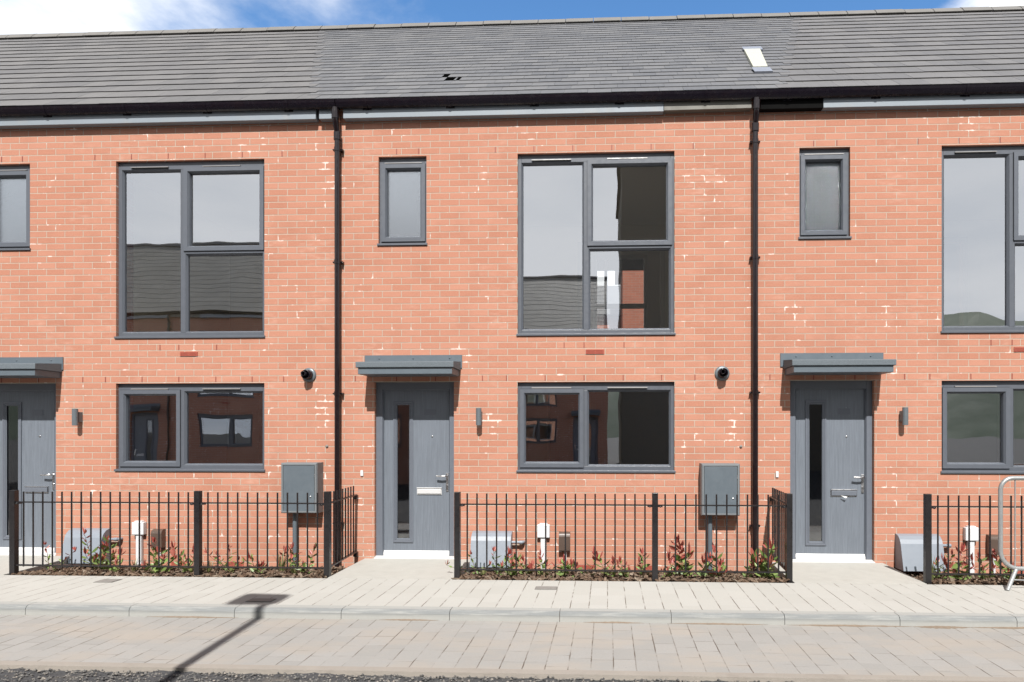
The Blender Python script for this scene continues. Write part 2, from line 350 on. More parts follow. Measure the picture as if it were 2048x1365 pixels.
# ------------------------------------------------------------------ mesh helpers
class MB:
    def __init__(s): s.v = []; s.f = []; s.mi = []; s.sm = []
    def add(s, vs, fs, mi=0, smooth=False):
        o = len(s.v); s.v += [tuple(p) for p in vs]
        for f in fs: s.f.append([i + o for i in f]); s.mi.append(mi); s.sm.append(smooth)
        return s
    def box(s, x0, x1, y0, y1, z0, z1, mi=0):
        return s.add([(x0, y0, z0), (x1, y0, z0), (x1, y1, z0), (x0, y1, z0), (x0, y0, z1), (x1, y0, z1), (x1, y1, z1), (x0, y1, z1)],
                     [(0, 3, 2, 1), (4, 5, 6, 7), (0, 1, 5, 4), (1, 2, 6, 5), (2, 3, 7, 6), (3, 0, 4, 7)], mi)
    def prism_x(s, prof, x0, x1, mi=0, caps=True, smooth=False):
        """closed profile of (y, z) points, run along x"""
        n = len(prof)
        vs = [(x0, y, z) for y, z in prof] + [(x1, y, z) for y, z in prof]
        fs = [(i, (i + 1) % n, n + (i + 1) % n, n + i) for i in range(n)]
        s.add(vs, fs, mi, smooth)
        if caps: s.add([(x0, y, z) for y, z in prof], [tuple(range(n))[::-1]], mi); s.add([(x1, y, z) for y, z in prof], [tuple(range(n))], mi)
        return s
    def prism_z(s, prof, z0, z1, mi=0, smooth=False):
        n = len(prof)
        s.add([(x, y, z0) for x, y in prof] + [(x, y, z1) for x, y in prof], [(i, (i + 1) % n, n + (i + 1) % n, n + i) for i in range(n)], mi, smooth)
        s.add([(x, y, z0) for x, y in prof], [tuple(range(n))[::-1]], mi); s.add([(x, y, z1) for x, y in prof], [tuple(range(n))], mi)
        return s
    def tube(s, pts, r, n=12, mi=0, caps=True, r2=None):
        P = [Vector(p) for p in pts]; rings = []
        up = Vector((0.123, 0.31, 0.94)).normalized()
        for i, p in enumerate(P):
            d = (P[min(i + 1, len(P) - 1)] - P[max(i - 1, 0)]).normalized()
            a = d.cross(up)
            if a.length < 0.05: a = d.cross(Vector((1, 0.2, 0)))
            a.normalize(); b = d.cross(a).normalized()
            rr = r if r2 is None else r + (r2 - r) * i / (len(P) - 1)
            rings.append([p + (a * math.cos(2 * math.pi * k / n) + b * math.sin(2 * math.pi * k / n)) * rr for k in range(n)])
        vs = [q for ring in rings for q in ring]
        fs = [(i * n + k, i * n + (k + 1) % n, (i + 1) * n + (k + 1) % n, (i + 1) * n + k) for i in range(len(P) - 1) for k in range(n)]
        s.add(vs, fs, mi, True)
        if caps: s.add(rings[0], [tuple(range(n))], mi); s.add(rings[-1], [tuple(range(n))[::-1]], mi)
        return s
    def ring(s, x0, x1, z0, z1, prof, mi=0):
        """mitred rectangular frame; prof = (inset, y) points from outside to inside"""
        vs = []
        for i, y in prof:
            vs += [(x0 + i, y, z0 + i), (x1 - i, y, z0 + i), (x1 - i, y, z1 - i), (x0 + i, y, z1 - i)]
        fs = [(4 * k + a, 4 * k + (a + 1) % 4, 4 * k + 4 + (a + 1) % 4, 4 * k + 4 + a) for k in range(len(prof) - 1) for a in range(4)]
        return s.add(vs, fs, mi)
    def lathe_y(s, cx, cz, prof, n=28, mi=0):
        """profile of (radius, y) turned about an axis along y"""
        vs = [(cx + r * math.cos(2 * math.pi * k / n), y, cz + r * math.sin(2 * math.pi * k / n)) for r, y in prof for k in range(n)]
        fs = [(i * n + k, i * n + (k + 1) % n, (i + 1) * n + (k + 1) % n, (i + 1) * n + k) for i in range(len(prof) - 1) for k in range(n)]
        return s.add(vs, fs, mi, True)
    def build(s, name, mats, parent=None, bevel=0.0, origin=None):
        if not isinstance(mats, (list, tuple)): mats = [mats]
        org = Vector(origin) if origin is not None else (root_loc(parent) if parent else Vector((0, 0, 0)))
        me = bpy.data.meshes.new(name)
        me.from_pydata([(x - org.x, y - org.y, z - org.z) for x, y, z in s.v], [], s.f)
        for mm in mats: me.materials.append(mm)
        me.polygons.foreach_set('material_index', s.mi); me.polygons.foreach_set('use_smooth', s.sm)
        me.update()
        o = bpy.data.objects.new(name, me); COL.objects.link(o)
        if parent: o.parent = parent
        else: o.location = org
        if bevel:
            b = o.modifiers.new('bevel', 'BEVEL'); b.width = bevel; b.segments = 2; b.limit_method = 'ANGLE'; b.angle_limit = R(35)
        return o

def root_loc(o):
    v = Vector((0, 0, 0))
    while o is not None: v += o.location; o = o.parent
    return v

def tag(o, label=None, cat=None, group=None, kind=None):
    for k, v in (('label', label), ('category', cat), ('group', group), ('kind', kind)):
        if v: o[k] = v
    return o

def thing(name, loc, label, cat, group=None):
    o = bpy.data.objects.new(name, None); COL.objects.link(o); o.location = loc; o.empty_display_size = 0.2
    return tag(o, label, cat, group)

def copy_tree(o, parent=None, skip=()):
    c = o.copy(); COL.objects.link(c)
    if parent: c.parent = parent
    for ch in [k for k in o.children if k.name.split('.')[0] not in skip]: copy_tree(ch, c, skip)
    return c

def struct(mb, name, m, **kw):
    return tag(mb.build(name, m, **kw), kind='structure')

def wall_mesh(mb, x0, x1, z0, z1, holes, y0, y1, mi=0):
    """front face at y0 and back face at y1 with rectangular openings and their reveals"""
    xs = sorted({x0, x1, *[h[0] for h in holes], *[h[1] for h in holes]}); zs = sorted({z0, z1, *[h[2] for h in holes], *[h[3] for h in holes]})
    for i in range(len(xs) - 1):
        for j in range(len(zs) - 1):
            cx, cz = (xs[i] + xs[i + 1]) / 2, (zs[j] + zs[j + 1]) / 2
            if any(h[0] < cx < h[1] and h[2] < cz < h[3] for h in holes): continue
            a, b, c, d = xs[i], xs[i + 1], zs[j], zs[j + 1]
            mb.add([(a, y0, c), (b, y0, c), (b, y0, d), (a, y0, d)], [(0, 1, 2, 3)], mi)
            mb.add([(a, y1, c), (b, y1, c), (b, y1, d), (a, y1, d)], [(3, 2, 1, 0)], mi + 1)
    for a, b, c, d in holes:
        for (p, q) in (((a, c), (a, d)), ((b, d), (b, c)), ((a, d), (b, d)), ((b, c), (a, c))):
            mb.add([(p[0], y0, p[1]), (q[0], y0, q[1]), (q[0], y1, q[1]), (p[0], y1, p[1])], [(0, 1, 2, 3)], mi)
    mb.add([(x0, y0, z0), (x0, y0, z1), (x0, y1, z1), (x0, y1, z0)], [(0, 1, 2, 3)], mi)
    mb.add([(x1, y0, z0), (x1, y0, z1), (x1, y1, z1), (x1, y1, z0)], [(3, 2, 1, 0)], mi)
    return mb


# ------------------------------------------------------------------ the terraced house
X0, X1 = -3.124, 1.676         # one house, 4.80 m wide
BIG = (-1.041, 0.767, 2.590, 4.706); GND = (-1.041, 0.767, 1.012, 2.060); SML = (-2.675, -2.107, 3.655, 4.700); DOOR = (-2.722, -1.784, -0.02, 2.068)
YF = 0.042                     # front of the window frames, set back in the brick

def make_window(house, op, lights, vents, obscured=False):
    x0, x1, z0, z1 = op; zs = z0 + 0.030
    f = MB()
    head, side, bot, mul = 0.092, 0.040, 0.046, 0.058
    f.box(x0, x0 + side, YF, 0.13, zs, z1); f.box(x1 - side, x1, YF, 0.13, zs, z1)
    f.box(x0 + side, x1 - side, YF, 0.13, z1 - head, z1); f.box(x0 + side, x1 - side, YF, 0.13, zs, zs + bot)
    xin0, xin1, zin0, zin1 = x0 + side, x1 - side, zs + bot, z1 - head
    cells = []
    if lights['kind'] == 'big':
        xm, zt = lights['xm'], lights['zt']
        f.box(xm - mul / 2, xm + mul / 2, YF, 0.13, zin0, zin1); f.box(xm + mul / 2, xin1, YF, 0.13, zt - 0.024, zt + 0.024)
        cells = [(xin0, xm - mul / 2, zin0, zin1, 0), (xm + mul / 2, xin1, zt + 0.024, zin1, 1), (xm + mul / 2, xin1, zin0, zt - 0.024, 0)]
    elif lights['kind'] == 'two':
        xm = lights['xm']; f.box(xm - mul / 2, xm + mul / 2, YF, 0.13, zin0, zin1)
        cells = [(xin0, xm - mul / 2, zin0, zin1, 1), (xm + mul / 2, xin1, zin0, zin1, 0)]
    else:
        cells = [(xin0, xin1, zin0, zin1, 1)]
    for a, b, c, d, sash in cells:
        if not sash: f.ring(a, b, c, d, [(0, YF), (0.018, YF + 0.026), (0.018, YF + 0.06)])
    win = f.build('window', M['frame'], house, bevel=0.003)
    for a, b, c, d, sash in cells:
        if sash:
            s = MB(); k = 0.016
            s.ring(a - k, b + k, c - k, d + k, [(0, YF + 0.004), (0, YF - 0.016), (0.046, YF - 0.016), (0.062, YF + 0.008), (0.066, YF + 0.05)])
            s.build('sash', M['sash'], win)
            gl = (a - k + 0.064, b + k - 0.064, c - k + 0.064, d + k - 0.064)
            q = MB(); q.ring(a - k - 0.004, b + k + 0.004, c - k - 0.004, d + k + 0.004, [(0, YF - 0.0015), (0.006, YF - 0.0015)]); q.build('seal', M['seal'], win)
        else:
            gl = (a + 0.016, b - 0.016, c + 0.016, d - 0.016)
        p = MB()
        p.add([(gl[0], YF + 0.042, gl[2]), (gl[1], YF + 0.042, gl[2]), (gl[1], YF + 0.042, gl[3]), (gl[0], YF + 0.042, gl[3])], [(0, 1, 2, 3)])
        p.build('pane', M['frost'] if obscured else M['glass'], win)
    sl = MB(); sl.prism_x([(-0.018, z0 + 0.004), (-0.018, z0 + 0.028), (YF + 0.02, z0 + 0.034), (YF + 0.02, z0 + 0.004)], x0 - 0.012, x1 + 0.012)
    sl.build('sill', M['frame'], win, bevel=0.003)
    for a, b in vents:
        v = MB(); zc = z1 - 0.066
        v.prism_x([(YF, zc + 0.010), (YF - 0.016, zc + 0.006), (YF - 0.018, zc - 0.004), (YF, zc - 0.004)], a, b, 0)
        v.box(a + 0.01, b - 0.01, YF - 0.010, YF, zc - 0.014, zc - 0.0045, 1)
        v.build('trickle_vent', [M['ventm'], M['seal']], win)
    return win

def make_door(house):
    x0, x1, z0, z1 = DOOR
    l0, l1, lt, lb = -2.645, -1.852, 1.978, 0.055
    YL = 0.092
    gx0, gx1, gz0, gz1 = -2.480, -2.338, 0.228, 1.800
    d = MB()
    wall_mesh(d, l0, l1, lb, lt, [(gx0, gx1, gz0, gz1)], YL, YL + 0.044)
    leaf = d.build('door', [M['door'], M['door']], house)
    f = MB()
    f.box(x0, l0 - 0.003, 0.055, 0.14, 0.03, z1); f.box(l1 + 0.003, x1, 0.055, 0.14, 0.03, z1); f.box(l0 - 0.003, l1 + 0.003, 0.055, 0.14, lt + 0.003, z1)
    f.ring(l0 - 0.003, l1 + 0.003, -0.6, lt + 0.003, [(0, 0.055), (0.010, 0.075), (0.010, YL + 0.001)])
    f.build('frame', M['doorframe'], leaf, bevel=0.003)
    b = MB(); b.ring(gx0 - 0.047, gx1 + 0.047, gz0 - 0.047, gz1 + 0.047, [(0, YL), (0, YL - 0.012), (0.016, YL - 0.014), (0.022, YL - 0.007), (0.034, YL - 0.012), (0.047, YL + 0.004), (0.047, YL + 0.02)])
    b.build('glazing_bead', M['doorframe'], leaf)
    p = MB(); p.add([(gx0, YL + 0.012, gz0), (gx1, YL + 0.012, gz0), (gx1, YL + 0.012, gz1), (gx0, YL + 0.012, gz1)], [(0, 1, 2, 3)]); p.build('pane', M['doorglass'], leaf)
    lt_ = MB(); lt_.box(-2.243, -1.948, YL - 0.010, YL, 0.745, 0.828); lt_.prism_x([(YL - 0.012, 0.754), (YL - 0.020, 0.758), (YL - 0.020, 0.808), (YL - 0.012, 0.816)], -2.236, -1.955, 1)
    lt_.prism_x([(YL - 0.010, 0.830), (YL - 0.024, 0.826), (YL - 0.024, 0.820), (YL - 0.010, 0.820)], -2.243, -1.948, 0)
    lt_.build('letter_box', [M['whitealu'], M['whitealu']], leaf, bevel=0.002)
    h = MB()
    h.box(-1.898, -1.868, YL - 0.010, YL, 0.785, 0.998)
    h.tube([(-1.883, YL - 0.01, 0.968), (-1.883, YL - 0.055, 0.968), (-1.895, YL - 0.062, 0.968), (-1.94, YL - 0.064, 0.966), (-2.000, YL - 0.060, 0.968)], 0.011, 10)
    h.tube([(-1.883, YL - 0.008, 0.85), (-1.883, YL - 0.022, 0.85)], 0.012, 10)
    h.build('handle', M['steel'], leaf, bevel=0.002)
    y = MB(); y.lathe_y(-2.062, 1.432, [(0.011, YL), (0.011, YL - 0.006), (0.006, YL - 0.008), (0.0, YL - 0.006)], 12); y.build('spyhole', M['steel'], leaf)
    n = MB(); n.box(-2.158, -2.022, YL - 0.004, YL, 1.683, 1.752); n.build('plate', M['doorframe'], leaf)
    wb = MB(); wb.prism_x([(YL - 0.022, 0.030), (YL - 0.022, 0.052), (YL - 0.003, 0.085), (YL - 0.001, 0.085), (YL - 0.001, 0.030)], l0 + 0.004, l1 - 0.004); wb.build('weather_bar', M['whitealu'], leaf)
    th = MB(); th.prism_x([(-0.015, -0.012), (-0.015, 0.012), (0.05, 0.029), (0.14, 0.029), (0.14, -0.012)], x0 - 0.005, x1 + 0.005); th.build('threshold', M['whitealu'], leaf, bevel=0.002)
    return leaf

def make_house(label):
    H = thing('terraced_house', ((X0 + X1) / 2, 0, 0), label, 'house', 'brick houses of the terrace')
    w_ = MB(); wall_mesh(w_, X0, X1, -0.30, 5.34, [BIG, GND, SML, DOOR], 0.0, 0.30, 0)
    w_.build('wall', [M['brick'], M['plaster']], H)
    # inside: party walls, floors, ceilings, a dividing wall with doorways and a rear wall with windows
    for a, b in ((X0 + 0.001, X0 + 0.10), (X1 - 0.10, X1 - 0.001)):
        p = MB(); p.box(a, b, 0.302, 4.698, -0.3, 5.30); p.build('party_wall', M['plaster'], H)
    for nm, a, b, mm in (('floor', -0.14, 0.0, 'carpet'), ('floor', 2.31, 2.46, 'carpet'), ('ceiling', 2.27, 2.309, 'ceil'), ('ceiling', 4.86, 4.95, 'ceil')):
        fl = MB(); fl.box(X0 + 0.1005, X1 - 0.1005, 0.302, 4.698, a, b); fl.build(nm, M[mm], H)
    dv = MB(); wall_mesh(dv, X0 + 0.101, X1 - 0.101, 2.462, 4.858, [(-0.42, 0.86, 2.48, 4.52)], 3.3, 3.4); dv.build('partition', [M['plaster'], M['plaster']], H)
    dv = MB(); dv.box(-1.62, -1.52, 0.31, 3.298, 2.462, 4.858); dv.build('partition', [M['plaster']], H)
    dg = MB(); dg.box(X0 + 0.101, X1 - 0.101, 3.6, 3.7, 0.002, 2.268); dg.build('ground_partition', [M['darkroom']], H)
    dg = MB(); dg.box(-1.62, -1.52, 0.31, 3.598, 0.002, 2.268); dg.build('ground_partition', [M['darkroom']], H)
    dg = MB(); dg.box(-1.50, -0.97, 3.2, 3.59, 0.002, 2.1, 0); dg.build('cupboard', [M['joinery']], H)
    rw = MB(); wall_mesh(rw, X0 + 0.001, X1 - 0.001, -0.3, 5.30, [(-0.26, 0.74, 2.9, 4.76)], 4.7, 4.98); rw.build('rear_wall', [M['plaster'], M['brick']], H)
    rwin = MB(); rwin.ring(-0.26, 0.74, 2.9, 4.76, [(0, 4.88), (0, 4.80), (0.06, 4.80), (0.07, 4.83)]); rwin.box(-0.20, 0.68, 4.80, 4.84, 3.77, 3.86); rwin.box(-0.06, 0.0, 4.80, 4.84, 3.862, 4.70)
    rwin.build('rear_window', M['joinery'], H)
    jo = MB(); jo.ring(-0.49, 0.93, 2.41, 4.59, [(0, 3.30), (0, 3.28), (0.069, 3.28), (0.069, 3.40)]); jo.build('door_lining', M['joinery'], H)
    jo = MB(); jo.box(-0.405, -0.365, 2.55, 3.27, 2.47, 4.50); jo.build('inner_door', M['joinery'], H)
    make_window(H, BIG, dict(kind='big', xm=-0.246, zt=3.630), [(-0.88, -0.42), (0.00, 0.46)])
    make_window(H, GND, dict(kind='two', xm=-0.262), [(-0.88, -0.42), (0.00, 0.46)])
    make_window(H, SML, dict(kind='one'), [(-2.61, -2.17)], True)
    make_door(H)
    # canopy over the door
    c = MB(); c.box(-2.782, -1.722, -0.372, -0.001, 2.128, 2.200); cp_ = c.build('canopy', M['canopy'], H, bevel=0.004)
    c = MB(); c.prism_x([(-0.392, 2.201), (-0.392, 2.262), (-0.36, 2.268), (-0.002, 2.300), (-0.002, 2.201)], -2.802, -1.702); c.build('canopy_top', M['felt'], cp_, bevel=0.006)
    c = MB(); c.box(-2.835, -1.688, -0.014, -0.0005, 2.225, 2.378); 
    for xx in (-2.66, -2.26, -1.83): c.lathe_y(xx, 2.340, [(0.008, -0.014), (0.008, -0.019), (0.0, -0.021)], 8)
    c.build('flashing', M['canopy'], cp_)
    # vents in the brickwork
    def airbrick(x, z, wd=0.212, hh=0.052):
        a = MB(); a.box(x - wd / 2, x + wd / 2, -0.004, 0.004, z - hh / 2, z + hh / 2, 1)
        n = 5
        for k in range(n):
            zz_ = z - hh / 2 + (k + 0.5) * hh / n; a.box(x - wd / 2, x + wd / 2, -0.010, -0.0041, zz_ - hh / n * 0.30, zz_ + hh / n * 0.30)
        for xx in (-wd / 2, 0, wd / 2 - 0.008): a.box(x + xx, x + xx + 0.008, -0.0085, -0.0042, z - hh / 2, z + hh / 2)
        a.build('air_brick', [M['terracotta'], M['weep']], H)
    airbrick(-0.145, 2.406); airbrick(-0.255, -0.075); airbrick(0.410, -0.075)
    for zc, xs in ((4.757, (-2.46, -2.20, -1.30, -0.85, -0.40, 0.05, 0.50, 0.98)), (2.107, (-2.95, -2.46, -2.00, -1.45, -1.17, -0.72, -0.27, 0.18, 0.62, 1.0)), (2.485, (-0.50, -0.27, 0.19))):
        for xx in xs:
            a = MB(); a.box(xx - 0.005, xx + 0.005, -0.003, 0.004, zc - 0.032, zc + 0.032); a.build('weep_vent', M['weep'], H)
    fu = MB(); fu.lathe_y(1.307, 2.152, [(0.084, -0.001), (0.084, -0.014), (0.070, -0.022), (0.056, -0.024)]); 
    flue = fu.build('flue', M['light'], H)
    fu = MB(); fu.lathe_y(1.307, 2.152, [(0.054, -0.020), (0.052, -0.11), (0.045, -0.112), (0.044, -0.03), (0.0, -0.03)]); fu.lathe_y(1.296, 2.160, [(0.026, -0.03), (0.026, -0.150), (0.022, -0.150), (0.021, -0.04), (0, -0.04)], 20)
    fu.build('flue_pipe', M['gutter'], flue)
    bo = MB(); bo.lathe_y(1.52, 1.318, [(0.016, 0.0), (0.016, -0.012), (0.008, -0.016), (0.0, -0.016)], 10); bo.build('wall_bolt', M['iron'], H)
    # gutter and downpipe
    gu = MB(); prof = [(-0.0915, 5.300), (-0.0915, 5.226), (-0.100, 5.218), (-0.122, 5.216), (-0.140, 5.228), (-0.153, 5.250), (-0.164, 5.275), (-0.172, 5.303), (-0.167, 5.303), (-0.158, 5.277), (-0.147, 5.254), (-0.134, 5.234), (-0.11, 5.226), (-0.097, 5.300)]
    gu.prism_x(prof, X0, X1 - 0.0005); gt = gu.build('gutter', M['gutter'], H)
    big = [(-0.0912, 5.304), (-0.0912, 5.222), (-0.099, 5.213), (-0.124, 5.211), (-0.145, 5.225), (-0.158, 5.248), (-0.169, 5.273), (-0.177, 5.306)]
    for k in range(5):
        xx = X0 + 0.35 + 0.97 * k; b = MB(); b.prism_x(big, xx - 0.014, xx + 0.014); b.box(xx - 0.05, xx + 0.05, -0.100, -0.0912, 5.205, 5.2255); b.build('bracket', M['gutter'], gt)
    dp = MB(); px = 1.668; path = [(px, -0.128, 5.225), (px, -0.128, 5.10), (px, -0.122, 5.07), (px, -0.070, 4.97), (px, -0.062, 4.94), (px, -0.062, 4.9)]
    dp.tube(path, 0.033, 16); dp.tube([(px, -0.062, 4.91), (px, -0.062, -0.14)], 0.0325, 18); pipe = dp.build('downpipe', M['pipe'], H)
    for zc in (4.77, 3.46, 1.93, 0.42):
        k = MB(); k.tube([(px, -0.062, zc - 0.024), (px, -0.062, zc + 0.024)], 0.038, 18); k.box(px - 0.055, px + 0.058, -0.052, -0.0005, zc - 0.011, zc + 0.011); k.lathe_y(px - 0.052, zc, [(0.007, -0.052), (0.007, -0.062), (0, -0.062)], 8); k.lathe_y(px + 0.052, zc, [(0.007, -0.052), (0.007, -0.062), (0, -0.062)], 8)
        k.build('pipe_clip', M['pipe'], pipe)
    k = MB(); k.tube([(px, -0.128, 5.20), (px, -0.128, 5.10)], 0.040, 16); k.build('pipe_socket', M['pipe'], pipe)
    k = MB(); k.tube([(px, -0.062, 4.97), (px, -0.062, 4.88)], 0.042, 16); k.build('pipe_socket', M['pipe'], pipe)
    return H

RP = math.atan2(3.36, 4.25); RC, RS = math.cos(RP), math.sin(RP)
EAVE = (-0.155, 5.308); RLEN = 4.255 / RC

def rpt(u, s, n, back=False):
    """point on the roof: u along the street, s up the slope, n out of it"""
    y = EAVE[0] + s * RC - n * RS; z = EAVE[1] + s * RS + n * RC
    return (u, 8.2 - y, z) if back else (u, y, z)

# the slated stretch widens towards the ridge: it runs on over both neighbours and meets their tiles in a toothed edge
def slate_l(s): return -3.36 - 1.70 * s / RLEN
def slate_r(s): return 1.90 + 1.35 * s / RLEN

def make_roof(house, dx, gauge, wid, lift, thick, m, seed, missing=(), lim=(None, None)):
    rnd = random.Random(seed); mb = MB()
    fa, fb = lim; A0, B0 = X0 + dx, X1 + dx
    courses = int(math.ceil((RLEN - 0.05) / gauge))
    for k in range(courses):
        s0 = k * gauge; xa = fa(s0) if fa else A0; xb = fb(s0) if fb else B0
        u = xa - rnd.uniform(0, 0.02) - (wid * 0.5 if k % 2 else 0.0)
        while u < xb:
            a, b = max(u, xa), min(u + wid, xb); u += wid
            if b - a < 0.03: continue
            for q0, q1 in pieces(a, b, s0, gauge, missing): slab(mb, rnd, q0, q1, s0, gauge, lift, thick)
    return finish_roof(house, mb, m, A0, B0, rnd)

def pieces(a, b, s0, gauge, missing):
    out = [(a, b)]
    for h0, h1, hs_ in missing:
        if abs(s0 - hs_) > gauge * 0.5: continue
        out = [(p, q) for p0, q0 in out for p, q in ((p0, min(q0, h0)), (max(p0, h1), q0)) if q - p > 0.02]
    return out

def slab(mb, rnd, a, b, s0, gauge, lift, thick):
            j = rnd.uniform(-1, 1) * thick * 0.15; sj = rnd.uniform(-1, 1) * 0.005; s1 = min(s0 + gauge + 0.03, RLEN)
            a += 0.0012; b -= 0.0012; tl = rnd.uniform(-1, 1) * thick * 0.15
            f0, f1 = lift + thick + j, lift + thick + j + tl; e0 = lift + j
            top_n = thick * 0.4
            mb.add([rpt(a, s0 + sj, f0), rpt(b, s0 + sj, f1), rpt(b, s1, top_n), rpt(a, s1, top_n), rpt(a, s0 + sj, e0), rpt(b, s0 + sj, e0), rpt(b, s0 + gauge * 0.6, 0.001), rpt(a, s0 + gauge * 0.6, 0.001)],
                   [(0, 1, 2, 3), (4, 5, 1, 0), (7, 6, 5, 4), (0, 3, 7, 4), (1, 5, 6, 2)])

def finish_roof(house, mb, m, xa, xb, rnd):
    roof = mb.build('roof', m, house)
    un = MB(); un.add([rpt(xa, 0.02, -0.002), rpt(xb, 0.02, -0.002), rpt(xb, RLEN, -0.002), rpt(xa, RLEN, -0.002)], [(0, 1, 2, 3)])
    un.add([rpt(xa, 0.02, -0.05), rpt(xb, 0.02, -0.05), rpt(xb, 0.02, -0.002), rpt(xa, 0.02, -0.002)], [(0, 1, 2, 3)])
    un.add([rpt(xa, 0.0, 0.0, True), rpt(xb, 0.0, 0.0, True), rpt(xb, RLEN, 0.0, True), rpt(xa, RLEN, 0.0, True)], [(3, 2, 1, 0)])
    un.build('underlay', M['under'], roof)
    # ridge tiles, a small gap between each
    rd = MB(); u = xa; az = EAVE[1] + RLEN * RS; ay = 4.1
    while u < xb - 0.02:
        e = min(u + 0.48, xb); o_ = rnd.uniform(-0.004, 0.004)
        rd.prism_x([(ay - 0.19, az - 0.10 + o_), (ay - 0.115, az - 0.010 + o_), (ay - 0.05, az + 0.040 + o_), (ay + 0.05, az + 0.040 + o_), (ay + 0.115, az - 0.010 + o_), (ay + 0.19, az - 0.10 + o_)], u + 0.005, e - 0.006)
        u += 0.48
    rd.build('ridge', M['ridge'], roof, bevel=0.008)
    return roof

def fascia(house, x0, x1, m, y0=-0.090, z0=5.118, z1=5.302, tilt=0.0):
    f = MB(); f.add([(x0, y0, z0), (x1, y0, z0 + tilt), (x1, -0.001, z0 + tilt), (x0, -0.001, z0), (x0, y0, z1), (x1, y0, z1), (x1, -0.001, z1), (x0, -0.001, z1)],
                    [(0, 3, 2, 1), (4, 5, 6, 7), (0, 1, 5, 4), (1, 2, 6, 5), (2, 3, 7, 6), (3, 0, 4, 7)])
    return f.build('fascia', m, house, bevel=0.003)

DL, DR = -4.807, 4.797
hm = make_house('complete brick terraced house with slate roof between the two black downpipes')
hl = copy_tree(hm); hl.location.x += DL; hl['label'] = 'brick terraced house left of the first downpipe, grey door cut by the photo edge'
hr = copy_tree(hm); hr.location.x += DR; hr['label'] = 'brick terraced house on the right with pale strip on its tiled roof'
# the bathroom window of the right-hand house sits one brick joint further along
w2 = MB(); wall_mesh(w2, X0, X1, -0.30, 5.34, [BIG, GND, (SML[0] + 0.055, SML[1] + 0.055, SML[2] + 0.012, SML[3] + 0.012), DOOR], 0.0, 0.30, 0)
tmp = w2.build('wall', [M['brick'], M['plaster']], origin=hm.location)
next(o for o in hr.children if o.name.split('.')[0] == 'wall').data = tmp.data; bpy.data.objects.remove(tmp)
bath = [o for o in hr.children if o.name.split('.')[0] == 'window'][-1]; bath.location.x += 0.055; bath.location.z += 0.012
make_roof(hm, 0.0, 0.205, 0.27, 0.006, 0.006, M['slate'], 3, missing=((-2.02, -1.90, 0.82), (-1.875, -1.83, 0.82), (-2.09, -2.01, 1.03)), lim=(lambda s: slate_l(s) - 0.10, lambda s: slate_r(s) + 0.10))
make_roof(hl, DL, 0.330, 0.335, 0.010, 0.005, M['tile'], 5, lim=(None, slate_l))
rr = make_roof(hr, DR, 0.330, 0.335, 0.010, 0.005, M['tile'], 8, lim=(slate_r, None))
pn = MB()                                            # pale strip laid on the right-hand roof, lead at both ends
pn.add([rpt(1.79, 1.02, 0.045), rpt(1.965, 1.02, 0.045), rpt(2.075, 2.20, 0.045), rpt(1.86, 2.20, 0.045), rpt(1.79, 1.02, 0.0), rpt(1.965, 1.02, 0.0), rpt(2.075, 2.20, 0.0), rpt(1.86, 2.20, 0.0)],
       [(0, 1, 2, 3), (4, 5, 1, 0), (5, 6, 2, 1), (6, 7, 3, 2), (7, 4, 0, 3)])
strip = pn.build('roof_strip', M['cream'], rr)
pn = MB()
for s0, s1, a0, a1, dn in ((0.80, 1.02, 1.77, 1.99, 0.032), (2.20, 2.40, 1.86, 2.12, 0.036)):
    pn.add([rpt(a0, s0, dn), rpt(a1, s0, dn), rpt(a1, s1, dn + 0.006), rpt(a0, s1, dn + 0.006), rpt(a0, s0, 0.0), rpt(a1, s0, 0.0)], [(0, 1, 2, 3), (4, 5, 1, 0)])
pn.build('flashing', M['lead'], strip)
for k, (src, off, lab) in enumerate(((hl, -4.8, 'next brick house of the terrace, outside the left photo edge but for its roof'), (hr, 4.8, 'next brick house of the terrace, outside the right photo edge but for its roof'))):
    o = copy_tree(src, skip=('roof',)); make_roof(o, src.location.x - hm.location.x, 0.330, 0.335, 0.010, 0.005, M['tile'], 21 + k); o.location.x += off; o['label'] = lab
for hh, a, b in ((hl, X0 + DL, -3.385), (hl, -3.345, -3.190), (hm, -3.060, 0.635)): fascia(hh, a, b, M['fascia'])
fascia(hm, 0.640, 1.622, M['fascia2'], z0=5.128, tilt=0.006)
fascia(hr, 1.725, 2.418, M['board'], y0=-0.086, z0=5.12)  # black infill painting the dark gap where the fascia is missing
fascia(hr, 2.420, X1 + DR, M['fascia'], z0=5.12)

def find(root, name):
    for c in root.children_recursive:
        if c.name.split('.')[0] == name: yield c
for o in find(hr, 'pane'):                           # the bathroom glass on the right is darker and flecked
    if o.data.materials[0] == M['frost']: o.data = o.data.copy(); o.data.materials[0] = M['frost2']; o['label'] = 'dark flecked obscured pane'
for hh in (hl, hr):                                  # the neighbours' letter boxes have a dark flap
    for o in find(hh, 'letter_box'):
        o.data = o.data.copy(); o.data.materials[1] = M['doorframe']; o.data.materials[0] = M['steel']
pp = MB(); pp.add([(2.66, 0.058, 0.757), (2.73, 0.050, 0.745), (2.715, 0.045, 0.728), (2.69, 0.05, 0.742)], [(0, 1, 2, 3)])
tag(pp.build('paper_slip', M['paper'], origin=(2.69, 0.05, 0.74)), 'white paper slip poking out of the letter box on the right-hand door', 'paper')


